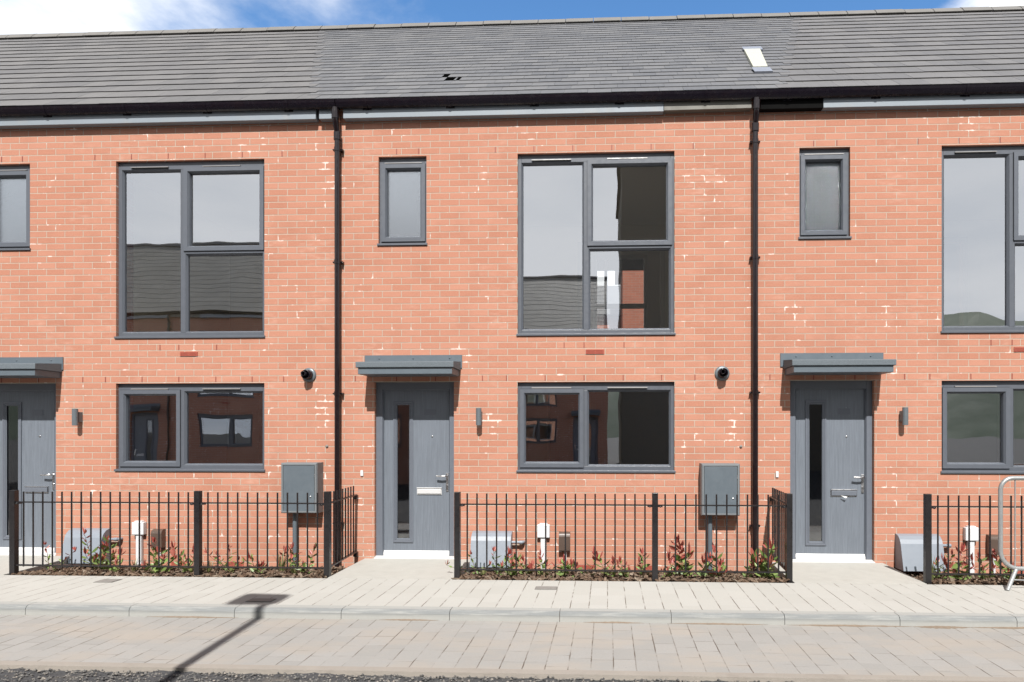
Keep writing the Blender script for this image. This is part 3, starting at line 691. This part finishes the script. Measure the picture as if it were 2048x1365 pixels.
# ------------------------------------------------------------------ fittings fixed to the fronts
WHICH = [(DL, 'left-hand house'), (0.0, 'middle house'), (DR, 'right-hand house')]
SIDE = ['by the door cut off at the left photo edge', 'by the middle door with the white letter box', 'by the right-hand door with paper in its letter box']
for i, (dx, nm) in enumerate(WHICH):
    # wall light
    x = -1.478 + dx
    t = thing('wall_light', (x, 0, 1.56), 'grey cylinder wall light ' + SIDE[i], 'wall light', 'wall lights beside the doors')
    b = MB(); b.tube([(x, -0.085, 1.560), (x, -0.085, 1.758)], 0.0315, 20); b.tube([(x, -0.085, 1.658), (x, -0.085, 1.662)], 0.0325, 20); b.build('lamp_body', M['light'], t)
    b = MB(); b.box(x - 0.028, x + 0.028, -0.06, -0.0005, 1.60, 1.72); b.build('mount', M['light'], t, bevel=0.003)
    b = MB(); b.tube([(x, -0.085, 1.5595), (x, -0.085, 1.5585)], 0.024, 16); b.build('lens', M['lens'], t)
    # white junction box and conduit
    x = -0.735 + dx
    t = thing('junction_box', (x, 0, 0), 'white junction box with white conduit on the %s' % nm, 'junction box', 'white junction boxes low on the walls')
    b = MB(); b.box(x - 0.072, x + 0.072, -0.062, -0.0005, 0.268, 0.418); b.build('box', M['white'], t, bevel=0.008)
    b = MB(); b.box(x - 0.045, x + 0.045, -0.05, -0.0006, 0.414, 0.432); b.build('lid', M['white'], t, bevel=0.004)
    b = MB(); b.box(x - 0.034, x + 0.034, -0.045, -0.0007, -0.14, 0.267); b.build('conduit', M['white'], t, bevel=0.006)
    # brown cover box
    x = -0.492 + dx
    t = thing('cable_cover', (x, 0, 0.11), 'small brown plastic cover box on the %s' % nm, 'cover box', 'brown cover boxes low on the walls')
    b = MB(); b.prism_x([(-0.0005, 0.335), (-0.045, 0.335), (-0.075, 0.318), (-0.085, 0.29), (-0.080, 0.120), (-0.0005, 0.120)], x - 0.064, x + 0.064); b.build('cover', M['brown'], t, bevel=0.010)
    b = MB(); b.tube([(x + 0.01, -0.03, 0.122), (x + 0.01, -0.03, -0.14)], 0.014, 10); b.build('pipe', M['white'], t)
    # gas meter box with its pipe
    x0, x1 = (-1.555 + dx, -1.098 + dx)
    t = thing('gas_meter_box', ((x0 + x1) / 2, 0, 0), 'pale grey curved gas meter box on the %s' % nm, 'gas meter box', 'gas meter boxes low on the walls')
    b = MB(); prof = [(-0.0005, 0.338), (-0.030, 0.338), (-0.085, 0.322), (-0.125, 0.290), (-0.150, 0.245), (-0.228, -0.045), (-0.0005, -0.045)]
    b.prism_x(prof, x0, x1); b.build('cover', M['gas'], t, bevel=0.006)
    for q in (0.12, 0.30):
        c = MB(); c.box(x0 + q, x0 + q + 0.010, -0.237, -0.20, -0.042, 0.010); c.build('clip', M['meter'], t)
    b = MB(); b.tube([(x1 - 0.01, -0.06, 0.215), (x1 + 0.11, -0.06, 0.215), (x1 + 0.125, -0.055, 0.215), (x1 + 0.13, -0.04, 0.215), (x1 + 0.13, 0.0, 0.215)], 0.016, 12); b.tube([(x1 + 0.085, -0.06, 0.215), (x1 + 0.125, -0.06, 0.215)], 0.021, 12); b.build('gas_pipe', M['gas'], t)
    # electricity meter box on its riser
    x0, x1 = 1.050 + dx, 1.476 + dx
    t = thing('electricity_meter_box', ((x0 + x1) / 2, 0, 0), 'grey green wall box above a conduit on the %s' % nm, 'meter box', 'meter boxes beside the downpipes')
    b = MB(); b.box(x0, x1, -0.165, -0.0005, 0.548, 1.128); b.ring(x0, x1, 0.548, 1.128, [(0, -0.165), (0.010, -0.182), (0.026, -0.182), (0.030, -0.1655)]); b.build('case', M['meterrim'], t)
    b = MB(); b.box(x0 + 0.032, x1 - 0.032, -0.180, -0.1655, 0.560, 1.096); dr = b.build('door', M['meter'], t, bevel=0.002)
    b = MB()
    for zc in (0.68, 0.98): b.tube([(x1 - 0.030, -0.180, zc - 0.02), (x1 - 0.030, -0.180, zc + 0.02)], 0.005, 8)
    b.lathe_y(x1 - 0.075, 0.74, [(0.009, -0.180), (0.009, -0.184), (0, -0.184)], 10); b.build('lock', M['steel'], dr)
    b = MB(); b.tube([(x0 + 0.112, -0.055, 0.548), (x0 + 0.112, -0.055, -0.14)], 0.027, 14); b.build('conduit', M['meter'], t)
    # door bell
    x = -2.870 + dx
    if i:
        b = MB(); b.box(x - 0.016, x + 0.016, -0.016, -0.0005, 0.968, 1.034); o = b.build('doorbell', M['white'], bevel=0.004, origin=(x, 0, 1.0))
        tag(o, 'tiny white doorbell left of the %s door' % ('middle' if i == 1 else 'right-hand'), 'doorbell', 'doorbells')

# ------------------------------------------------------------------ ground
st = MB(); st.add([(-900, -900, -0.16), (900, -900, -0.16), (900, 900, -0.16), (-900, 900, -0.16)], [(0, 1, 2, 3)]); struct(st, 'ground', M['asphalt'])
st = MB(); st.box(-30, 30, -2.135, -1.075, -0.12, 0.0); struct(st, 'pavement', M['pave'])
for nm, a, b in (('path', -7.72, -6.255), ('path', -2.835, -1.560), ('path', 1.835, 3.105)):
    st = MB(); st.box(a, b, -1.073, -0.0005, -0.12, 0.004); struct(st, nm, M['conc'])
BEDS = [(-6.252, -2.838), (-1.557, 1.832), (3.108, 8.0)]
def bed_z(x, y, k):
    e = min(1.0, min(x - BEDS[k][0], BEDS[k][1] - x, y + 1.07) / 0.12)
    return -0.012 + 0.012 * max(0, e) - 0.115 * max(0.0, min(1.0, (y + 1.02) / 0.75)) + 0.018 * noise.noise(Vector((x * 5, y * 5, k)))
for k, (a, b) in enumerate(BEDS):
    nx, ny = int((b - a) / 0.06), 18; mb = MB()
    vs = [(a + (b - a) * i / nx, -1.073 + 1.072 * j / ny, bed_z(a + (b - a) * i / nx, -1.073 + 1.072 * j / ny, k)) for j in range(ny + 1) for i in range(nx + 1)]
    mb.add(vs, [(j * (nx + 1) + i, j * (nx + 1) + i + 1, (j + 1) * (nx + 1) + i + 1, (j + 1) * (nx + 1) + i) for j in range(ny) for i in range(nx)], 0, True)
    struct(mb, 'soil', M['soil'])
    rnd = random.Random(40 + k); mb = MB()
    for _ in range(int((b - a) * 620)):
        x, y = rnd.uniform(a + 0.02, b - 0.02), -1.05 + 1.0 * rnd.random() ** 1.25
        c = Vector((x, y, bed_z(x, y, k) + rnd.uniform(0.0, 0.022))); L, Wd, T = rnd.uniform(0.015, 0.05), rnd.uniform(0.008, 0.018), rnd.uniform(0.003, 0.008)
        from mathutils import Euler
        rt = Euler((rnd.uniform(-.7, .7), rnd.uniform(-.7, .7), rnd.uniform(0, 6.3))).to_matrix()
        pts = [c + rt @ Vector((sx * L * rnd.uniform(.7, 1.1), sy * Wd * rnd.uniform(.6, 1.1), sz * T)) for sz in (-1, 1) for sx, sy in ((-1, -1), (1, -1), (1, 1), (-1, 1))]
        mb.add(pts, [(0, 3, 2, 1), (4, 5, 6, 7), (0, 1, 5, 4), (1, 2, 6, 5), (2, 3, 7, 6), (3, 0, 4, 7)])
    tag(mb.build('bark_mulch', M['bark']), 'brown bark mulch covering the bed under the %s window' % ('left-hand', 'middle', 'right-hand')[k], 'mulch', None, 'stuff')
# kerb: separate stones with tight joints
kb = MB(); xk = -1.309 - 0.915 * 30
while xk < 30:
    kb.prism_x([(-2.260, -0.12), (-2.260, -0.030), (-2.250, -0.012), (-2.232, -0.001), (-2.137, 0.001), (-2.137, -0.12)], xk + 0.0022, xk + 0.9128); xk += 0.915
struct(kb, 'kerb', M['kerb'], bevel=0.004)
kj = MB(); kj.add([(-30, -2.252, -0.12), (30, -2.252, -0.12), (30, -2.236, -0.012), (-30, -2.236, -0.012), (-30, -2.137, -0.009), (30, -2.137, -0.009)], [(0, 1, 2, 3), (3, 2, 5, 4)]); struct(kj, 'kerb_bed', M['soil'])
st = MB(); st.box(-30, 30, -3.395, -2.258, -0.14, -0.082); struct(st, 'road_strip', M['setts'])
st = MB(); st.box(-30, 30, -3.475, -3.3955, -0.14, -0.080); struct(st, 'road_edging', M['sandstrip'])
# rough binder course of the road, real bumps and loose chippings near the edge
mb = MB(); nx, ny = 260, 26; ax, bx, ay, by = -6.0, 4.2, -5.2, -3.476
vs = []
for j in range(ny + 1):
    for i in range(nx + 1):
        x, y = ax + (bx - ax) * i / nx, ay + (by - ay) * j / ny
        vs.append((x, y, -0.110 + 0.012 * noise.noise(Vector((x * 22, y * 22, 0))) + 0.012 * noise.noise(Vector((x * 3, y * 3, 5)))))
mb.add(vs, [(j * (nx + 1) + i, j * (nx + 1) + i + 1, (j + 1) * (nx + 1) + i + 1, (j + 1) * (nx + 1) + i) for j in range(ny) for i in range(nx)], 0, True)
struct(mb, 'road', M['asphalt'])
rnd = random.Random(9); mb = MB()
for _ in range(5200):
    x = rnd.uniform(-4.3, 2.9); y = -3.480 - 0.42 * rnd.random() ** 1.1
    if x > 0.6 and rnd.random() < min(0.93, (x - 0.6) * 0.8): continue
    r = rnd.uniform(0.004, 0.012); c = Vector((x, y, -0.108 + 0.012 * noise.noise(Vector((x * 22, y * 22, 0))) + r * 0.5))
    oc = [c + Vector(d) * r * rnd.uniform(0.65, 1.25) for d in ((1, 0, 0), (0, 1, 0), (-1, 0, 0), (0, -1, 0), (0, 0, .8), (0, 0, -.8))]
    a = rnd.uniform(0, 6.3)
    oc = [c + Vector(((p - c).x * math.cos(a) - (p - c).y * math.sin(a), (p - c).x * math.sin(a) + (p - c).y * math.cos(a), (p - c).z)) for p in oc]
    mb.add(oc, [(0, 1, 4), (1, 2, 4), (2, 3, 4), (3, 0, 4), (1, 0, 5), (2, 1, 5), (3, 2, 5), (0, 3, 5)])
tag(mb.build('gravel', M['stone']), 'loose dark road chippings along the edge of the paved strip', 'gravel', None, 'stuff')
# small cover plates let into the pavement
for x0, x1, y0, y1, lab in ((-5.06, -4.87, -1.375, -1.225, 'grey cover plate set in the paving below the left-hand railing'), (-0.685, -0.475, -1.475, -1.350, 'grey cover plate set in the paving below the middle railing'), (-3.155, -2.93, -2.06, -1.94, 'cover plate in the paving inside the lamp shadow near the kerb')):
    o = thing('cover_plate', ((x0 + x1) / 2, (y0 + y1) / 2, 0), lab, 'cover plate')
    mb = MB(); mb.box(x0, x1, y0, y1, -0.02, 0.003); mb.build('frame', M['edging'], o)
    mb = MB(); mb.box(x0 + 0.008, x1 - 0.008, y0 + 0.008, y1 - 0.008, 0.0035, 0.007); mb.build('lid', M['iron'], o, bevel=0.002)
# windblown sand against the kerb
rnd = random.Random(77); mb = MB()
for x0, ln, wd in ((-1.9, 0.5, 0.02), (1.45, 1.0, 0.028), (2.45, 0.45, 0.05), (2.9, 0.9, 0.035), (-0.2, 0.5, 0.018), (-3.9, 0.8, 0.02), (0.5, 0.8, 0.02)):
    n = 22; top = [(x0 + ln * i / n, -2.259, -0.0815 + 0.010 * math.sin(math.pi * i / n) * rnd.uniform(.6, 1)) for i in range(n + 1)]; bot = [(x0 + ln * i / n, -2.262 - wd * (0.15 + math.sin(math.pi * i / n)) * rnd.uniform(.5, 1.1), -0.0812) for i in range(n + 1)]
    mb.add(top + bot, [(i, n + 1 + i, n + 2 + i, i + 1) for i in range(n)])
tag(mb.build('dirt', M['dirtm']), 'brown sand washed up along the foot of the kerb', 'dirt', None, 'stuff')


# ------------------------------------------------------------------ railings
def railing(posts, xend, side, label):
    """front run on the given posts, then a return to the wall at the last one"""
    yr = -1.0
    t = thing('railing', (posts[0], yr, 0), label, 'railing', 'black railings round the front beds')
    for p in posts:
        b = MB(); b.box(p - 0.029, p + 0.029, yr - 0.029, yr + 0.029, -0.05, 0.874); b.build('post', M['rail'], t, bevel=0.003)
    pk = None
    def picket(x, y):
        nonlocal pk
        if pk is None:
            b = MB(); b.tube([(0, 0, 0.075), (0, 0, 0.860)], 0.0082, 8); pk = b.build('picket', M['rail'], t, origin=(0, 0, 0)); o = pk
        else:
            o = bpy.data.objects.new('picket', pk.data); COL.objects.link(o); o.parent = t
        o.location = (x - t.location.x, y - t.location.y, 0)
    runs = [(posts[i], posts[i + 1]) for i in range(len(posts) - 1)] + ([(posts[-1], xend)] if xend else [])
    for a, b_ in runs:
        n = round((b_ - a) / 0.102); 
        for k in range(1, n): picket(a + (b_ - a) * k / n, yr)
        for zc, hh in ((0.750, 0.006), (0.090, 0.007)):
            b = MB(); b.box(a + 0.0295, b_ - 0.0295, yr - 0.016, yr + 0.016, zc - hh, zc + hh); b.build('rail', M['rail'], t)
        for xx, sg in ((a + 0.030, 1), (b_ - 0.030, -1)):
            b = MB(); b.box(min(xx, xx + sg * 0.045), max(xx, xx + sg * 0.045), yr - 0.019, yr + 0.019, 0.732, 0.7435); b.lathe_y(xx + sg * 0.022, 0.737, [(0.010, yr - 0.02), (0.010, yr - 0.03), (0, yr - 0.03)], 8); b.build('bracket', M['rail'], t)
    if side:
        x, dxr = posts[-1], side - posts[-1]           # the return leans a little off square
        for k in range(1, 10): picket(x + dxr * 0.1 * k, yr + 0.098 * k)
        for zc, hh in ((0.750, 0.006), (0.090, 0.007)):
            ya, yb = yr + 0.0295, -0.02; b = MB()
            b.add([(x + sx * 0.016 + dxr * q, y, z) for z in (zc - hh, zc + hh) for q, y in ((0.03, ya), (0.98, yb)) for sx in (-1, 1)], [(0, 1, 3, 2), (4, 6, 7, 5), (0, 4, 5, 1), (2, 3, 7, 6), (0, 2, 6, 4), (1, 5, 7, 3)]); b.build('rail', M['rail'], t)
        for za, zb in ((0.70, 0.745), (0.03, 0.083)):
            b = MB(); b.box(side - 0.022, side + 0.022, -0.05, -0.001, za, zb); b.build('bracket', M['rail'], t)
    return t
railing([-6.209, -4.228, -2.865], None, -2.935, 'black railing round the left-hand bed, its side panel meeting the wall')
railing([-1.521, 0.475, 1.799], None, 1.855, 'black railing round the middle bed between the two concrete paths')
railing([3.143, 5.14, 6.60], None, 6.60, 'black railing on the right partly behind the galvanised barrier')

# ------------------------------------------------------------------ galvanised pedestrian barrier
t = thing('crowd_barrier', (4.5, -1.19, 0), 'galvanised steel barrier standing in front of the right-hand railing', 'barrier')
BY = -1.19
def arc(cx, cz, r, a0, a1, n=7): return [(cx + r * math.cos(R(a0 + (a1 - a0) * k / n)), BY, cz + r * math.sin(R(a0 + (a1 - a0) * k / n))) for k in range(n + 1)]
bx0, bx1, bz0, bz1 = 3.735, 5.85, 0.185, 1.045
mb = MB(); path = [(4.8, BY, bz1)] + arc(bx0 + 0.115, bz1 - 0.115, 0.115, 90, 180) + arc(bx0 + 0.17, bz0 + 0.17, 0.17, 180, 262) + [(4.8, BY, bz0 - 0.02)] + arc(bx1 - 0.17, bz0 + 0.14, 0.17, 272, 360) + arc(bx1 - 0.115, bz1 - 0.115, 0.115, 0, 90) + [(4.8, BY, bz1)]
mb.tube(path, 0.0205, 14, caps=False); mb.build('frame', M['galv'], t)
for k in range(16):
    x = bx0 + 0.135 + k * 0.125; b = MB(); b.tube([(x, BY, bz0 - 0.002), (x, BY, bz1)], 0.0062, 8); b.build('bar', M['galv'], t)
for x in (3.90, 5.62):
    b = MB(); top = (x - 0.02, BY, bz0 - 0.005); sgn = -1 if x < 4.5 else 1
    b.tube([top, (x - 0.17, BY - 0.12, -0.0)], 0.0195, 12); b.build('foot', M['galv'], t)
    b = MB(); b.tube([(x + 0.10, BY, bz0 - 0.01), (x + 0.28, BY - 0.10, -0.0)], 0.0195, 12); b.build('foot', M['galv'], t)
    b = MB(); b.tube([(x - 0.085, BY - 0.057, 0.09), (x + 0.19, BY - 0.05, 0.08)], 0.006, 8); b.build('brace', M['galv'], t)

# ------------------------------------------------------------------ shrubs and grasses in the beds
def leaf(mb, base, d, L, Wd, rnd, mi):
    d = d.normalized(); sd = d.cross(Vector((0, 0, 1)))
    if sd.length < 0.1: sd = Vector((1, 0, 0))
    sd.normalize(); a = rnd.uniform(-0.9, 0.9); up = d.cross(sd); sd = (sd * math.cos(a) + up * math.sin(a)).normalized(); nrm = d.cross(sd)
    b = Vector(base); droop = -0.22 * L
    pts = [b, b + d * L * .32 + sd * Wd * .42, b + d * L * .65 + sd * Wd * .40 + nrm * droop * .3, b + d * L + nrm * droop, b + d * L * .65 - sd * Wd * .40 + nrm * droop * .3, b + d * L * .32 - sd * Wd * .42, b + d * L * .33 - nrm * Wd * .18, b + d * L * .66 - nrm * Wd * .16 + nrm * droop * .3]
    mb.add(pts, [(0, 1, 6), (0, 6, 5), (1, 2, 7, 6), (6, 7, 4, 5), (2, 3, 7), (7, 3, 4)], mi, True)

def shrub(x, y, h, label, seed, stems=3, red=0.5, big=1.0, spread=0.20, group='young red-tipped shrubs in the beds'):
    rnd = random.Random(seed); g0 = bed_z(x, y, 0 if x < -2 else (1 if x < 2.5 else 2)); h += 0.02; t = thing('shrub', (x, y, g0), label, 'shrub', group)
    sm, lf = MB(), MB(); big *= rnd.uniform(0.75, 1.3); h *= rnd.uniform(0.75, 1.08); spread *= rnd.uniform(0.6, 1.6); red *= rnd.uniform(0.6, 1.15)
    for s in range(stems):
        hh = h * (1.0 if s == 0 else rnd.uniform(0.4, 0.8)); a = rnd.uniform(0, 6.3); lean = Vector((math.cos(a), math.sin(a) * 0.7, 0)) * spread * rnd.uniform(0.3, 1.2)
        if s == 0: lean *= 0.5
        pts = [Vector((x, y, g0 - 0.01)) + lean * (q ** 1.3) + Vector((0, 0, hh * q)) + Vector((rnd.uniform(-1, 1), rnd.uniform(-1, 1), 0)) * 0.008 * (q > 0) for q in (0, .25, .5, .75, 1)]
        sm.tube(pts, 0.0035, 5, r2=0.0016)
        n = max(6, int(hh / 0.022))
        for k in range(n):
            q = 0.12 + 0.88 * k / (n - 1); i = min(3, int(q * 4)); p = pts[i].lerp(pts[i + 1], q * 4 - i); a2 = k * 2.4 + rnd.uniform(-.4, .4)
            el = rnd.uniform(-0.25, 0.5) + 0.8 * q * rnd.uniform(0.2, 1.3)
            d = Vector((math.cos(a2), math.sin(a2), el)); isred = q > (1.12 - red * 0.8) + rnd.uniform(-.15, .15)
            L = rnd.uniform(0.055, 0.092) * big * (0.85 if isred else 1.0); leaf(lf, p, d, L, L * rnd.uniform(0.38, 0.54), rnd, 1 if isred else 0)
        for k in range(3): leaf(lf, pts[-1], Vector((rnd.uniform(-.5, .5), rnd.uniform(-.5, .5), 1)), rnd.uniform(0.05, 0.08) * big, 0.021 * big, rnd, 1 if red > 0.05 else 0)
    sm.build('stem', M['stem'], t); lf.build('leaves', [M['leafg'], M['leafr']], t)

def tuft(x, y, h, label, seed, n=34):
    rnd = random.Random(seed); mb = MB(); g0 = bed_z(x, y, 0 if x < -2 else (1 if x < 2.5 else 2))
    for k in range(n):
        a = rnd.uniform(0, 6.3); l = rnd.uniform(0.1, 0.6); hh = h * rnd.uniform(0.5, 1.0); w_ = rnd.uniform(0.0025, 0.0045); d = Vector((math.cos(a), math.sin(a), 0)); sd = Vector((-d.y, d.x, 0)) * w_
        b = Vector((x, y, g0 - 0.01)) + d * rnd.uniform(0, 0.03)
        P = [b + d * l * hh * q * q * 0.9 + Vector((0, 0, hh * (q - 0.25 * l * q * q))) for q in (0, .4, .75, 1)]
        mb.add([P[0] - sd, P[0] + sd, P[1] - sd, P[1] + sd, P[2] - sd * .7, P[2] + sd * .7, P[3]], [(0, 1, 3, 2), (2, 3, 5, 4), (4, 5, 6)], 0, True)
    tag(mb.build('grass_tuft', M['blade'], origin=(x, y, g0)), label, 'grass tuft', 'grass tufts in the beds')

SHRUBS = [  # x, y, height, stems, red part, leaf size, label
    (-5.98, -0.80, 0.34, 2, 0.6, 0.9, 'thin red-leaved shrub nearest the end post of the left-hand railing'),
    (-5.62, -0.62, 0.50, 4, 0.45, 1.1, 'tallest red-tipped shrub, in front of the left-hand door frame'),
    (-5.40, -0.66, 0.36, 4, 0.2, 1.4, 'broad green-leaved shrub left of the left-hand gas meter box'),
    (-5.22, -0.84, 0.20, 3, 0.3, 1.0, 'low shrub in front of the left-hand gas meter box'),
    (-4.98, -0.58, 0.30, 3, 0.5, 1.0, 'red-topped shrub at the corner of the left-hand gas meter box'),
    (-4.78, -0.80, 0.22, 3, 0.25, 1.3, 'green shrub below the pipe of the left-hand gas meter box'),
    (-4.56, -0.55, 0.24, 2, 0.6, 0.9, 'sparse red shrub left of the left-hand white conduit'),
    (-4.44, -0.82, 0.20, 4, 0.25, 1.1, 'leafy shrub at the foot of the left-hand white conduit'),
    (-4.16 + 0.0, -0.56, 0.26, 4, 0.45, 1.1, 'mixed shrub under the left-hand brown cover box'),
    (-4.02, -0.80, 0.22, 2, 0.55, 0.9, 'small shrub just right of the middle post of the left-hand railing'),
    (-3.70, -0.80, 0.18, 3, 0.4, 1.0, 'low shrub under the left-hand window, right half'),
    (-3.38, -0.52, 0.30, 3, 0.6, 1.1, 'red shrub in front of the left-hand meter box conduit'),
    (-3.20, -0.74, 0.27, 3, 0.25, 1.1, 'green shrub right of the left-hand meter box conduit'),
    (-1.36, -0.80, 0.22, 3, 0.4, 1.0, 'shrub nearest the first post of the middle railing'),
    (-1.18, -0.62, 0.34, 3, 0.45, 1.1, 'shrub standing before the left half of the middle gas meter box'),
    (-1.02, -0.82, 0.30, 3, 0.55, 1.0, 'tall thin red-tipped shrub before the middle gas meter box'),
    (-0.88, -0.60, 0.20, 4, 0.25, 1.2, 'green shrub at the right corner of the middle gas meter box'),
    (-0.66, -0.78, 0.27, 4, 0.55, 1.2, 'large-leaved red shrub left of the middle white conduit'),
    (-0.45, -0.82, 0.22, 4, 0.35, 1.1, 'leafy shrub between the middle white conduit and brown cover box'),
    (-0.22, -0.56, 0.24, 2, 0.3, 1.0, 'sparse shrub right of the middle brown cover box'),
    (0.02, -0.88, 0.29, 2, 0.5, 1.4, 'shrub with two upright red leaves under the middle window'),
    (0.18, -0.84, 0.18, 4, 0.4, 1.2, 'low spreading shrub under the middle window'),
    (0.38, -0.62, 0.26, 3, 0.35, 1.0, 'shrub just left of the middle post of the middle railing'),
    (0.62, -0.80, 0.20, 4, 0.2, 1.1, 'low green shrub just right of the middle post of the middle railing'),
    (0.80, -0.66, 0.38, 4, 0.5, 1.3, 'tall bushy red shrub left of the middle meter box conduit'),
    (1.00, -0.80, 0.24, 4, 0.55, 1.2, 'red shrub at the foot of the middle meter box conduit'),
    (1.20, -0.62, 0.30, 4, 0.45, 1.2, 'shrub between the middle meter box conduit and the downpipe'),
    (1.40, -0.82, 0.25, 4, 0.45, 1.1, 'shrub in front of the right-hand downpipe foot'),
    (1.62, -0.84, 0.38, 4, 0.6, 1.4, 'large red-topped shrub in the corner of the middle railing'),
    (3.42, -0.70, 0.26, 3, 0.2, 1.0, 'green shrub just right of the end post of the right-hand railing'),
    (3.58, -0.80, 0.36, 4, 0.6, 1.4, 'vivid red shrub left of the right-hand white conduit'),
    (3.86, -0.72, 0.22, 4, 0.4, 1.1, 'shrub seen through the galvanised barrier frame'),
    (4.10, -0.66, 0.28, 4, 0.35, 1.2, 'shrub right of the barrier frame at the photo edge'),
]
for i, (x, y, h, ns, rd, bg_, lab) in enumerate(SHRUBS): shrub(x, y, h, lab, 100 + i, ns, rd, bg_)
for i, (x, y, h, lab) in enumerate(((-5.10, -0.72, 0.22, 'grass tuft in front of the left-hand gas meter box'), (-4.22, -0.84, 0.20, 'grass tuft by the middle post of the left-hand railing'),
                                    (-3.48, -0.72, 0.34, 'tallest grass tuft left of the left-hand meter box conduit'), (-3.28, -0.86, 0.20, 'short grass tuft at the left-hand meter box conduit foot'),
                                    (-1.28, -0.88, 0.14, 'short grass tuft before the middle gas meter box'), (3.28, -0.78, 0.32, 'grass tuft beside the end post of the right-hand railing'))):
    tuft(x, y, h, lab, 300 + i)

# ------------------------------------------------------------------ street lamp whose shadow falls across the road
LX, LY = -2.50, -7.20
t = thing('street_lamp', (LX, LY, -0.1), 'street lamp beside the photographer, seen by its shadow on the road', 'street lamp')
b = MB(); b.tube([(LX, LY, -0.12), (LX, LY, 1.2)], 0.07, 16); b.tube([(LX, LY, 1.2), (LX, LY, 5.72)], 0.05, 16, r2=0.038); b.build('column', M['light'], t)
b = MB(); b.prism_z([(LX - 0.34, LY - 0.13), (LX - 0.30, LY - 0.16), (LX + 0.06, LY - 0.14), (LX + 0.10, LY - 0.09), (LX + 0.10, LY + 0.09), (LX + 0.06, LY + 0.14), (LX - 0.30, LY + 0.16), (LX - 0.34, LY + 0.13)], 5.70, 5.80); b.build('lantern', M['light'], t, bevel=0.02)

# ------------------------------------------------------------------ what the windows reflect: the far side of the street
proto = copy_tree(hm, skip=('roof',)); make_roof(proto, 0.0, 0.330, 0.335, 0.003, 0.004, M['farroof'], 31)
def opposite(x, yf, lab):
    c = copy_tree(proto); c.location = (x, yf, 0); c.rotation_euler = (0, 0, math.pi); c['label'] = lab; c['group'] = 'houses across the street'
    return c
for k, (x, yf, lab) in enumerate(((-6.8, -13.2, 'brick house across the street, nearest of the row mirrored in the left-hand window'), (-11.6, -13.2, 'brick house across the street, second of the row mirrored in the left-hand window'), (-16.4, -13.2, 'brick house across the street, far end of the row mirrored in the left-hand window'), (-2.4, -19.5, 'brick house set back across the street, mirrored in the middle window'))):
    opposite(x, yf, lab)
for o in list(proto.children_recursive) + [proto]: bpy.data.objects.remove(o)
def block(name, x0, x1, y0, y1, h, m, lab, nwin, floors, fy):
    t = thing(name, ((x0 + x1) / 2, (y0 + y1) / 2, 0), lab, 'building')
    b = MB(); b.box(x0, x1, y0, y1, -0.2, h); b.build('wall', m, t)
    b = MB(); b.box(x0 - 0.15, x1 + 0.15, y0 - 0.15, y1 + 0.15, h + 0.001, h + 0.25); b.build('roof', M['tile'], t)
    for i in range(nwin):
        for j in range(floors):
            xx = x0 + (x1 - x0) * (i + 0.5) / nwin; zz_ = 1.0 + j * 2.7
            f = MB(); s = 1 if fy == y1 else -1
            f.box(xx - 0.6, xx + 0.6, min(fy, fy + s * 0.03), max(fy, fy + s * 0.03), zz_, zz_ + 1.4); o = f.build('window', M['frame'], t)
            f = MB(); f.box(xx - 0.54, xx + 0.54, min(fy + s * 0.0305, fy + s * 0.035), max(fy + s * 0.0305, fy + s * 0.035), zz_ + 0.06, zz_ + 1.34); f.build('pane', M['frost'], o)
    return t
block('apartment_block', 0.62, 10.5, -30.0, -21.5, 13.4, M['clad'], 'tall brown clad block across the street mirrored in the middle upper window', 4, 4, -30.0)
# the house behind, glimpsed through the middle upper window
t = thing('rear_house', (1.5, 19, 0), 'brick house with slate roof seen through the middle upper window', 'house')
b = MB(); b.box(-6, 6, 16.0, 23.0, -0.2, 5.6); b.build('wall', M['brick2'], t)
b = MB(); b.prism_x([(15.7, 5.55), (15.7, 5.7), (19.5, 7.35), (23.3, 5.7), (23.3, 5.55)], -6.2, 6.2); b.build('roof', M['slate'], t)
b = MB(); b.box(0.45, 4.5, 12.5, 15.9, -0.2, 6.6); b.build('wing', M['brick2'], t)
b = MB(); b.prism_x([(12.3, 6.601), (12.3, 6.75), (14.2, 7.9), (15.9, 6.75), (15.9, 6.601)], 0.25, 4.75); b.build('wing_roof', M['slate'], t)
# wooded hills far across the valley, mirrored in the right-hand window
mb = MB(); n = 90
vs = []
for j, (rad, sc_) in enumerate(((190, 0.0), (260, 0.75), (330, 1.0), (430, 0.3))):
    for i in range(n + 1):
        a = R(-170 + 160 * i / n); hgt = (26 + 13 * noise.noise(Vector((i * 0.11, j * 0.4, 1))) + 5 * noise.noise(Vector((i * 0.5, j, 3)))) * sc_
        vs.append((rad * math.cos(a), rad * math.sin(a), -0.5 + max(0, hgt) * 2.0))
mb.add(vs, [(j * (n + 1) + i, j * (n + 1) + i + 1, (j + 1) * (n + 1) + i + 1, (j + 1) * (n + 1) + i) for j in range(3) for i in range(n)], 0, True)
struct(mb, 'hills', M['hill'])
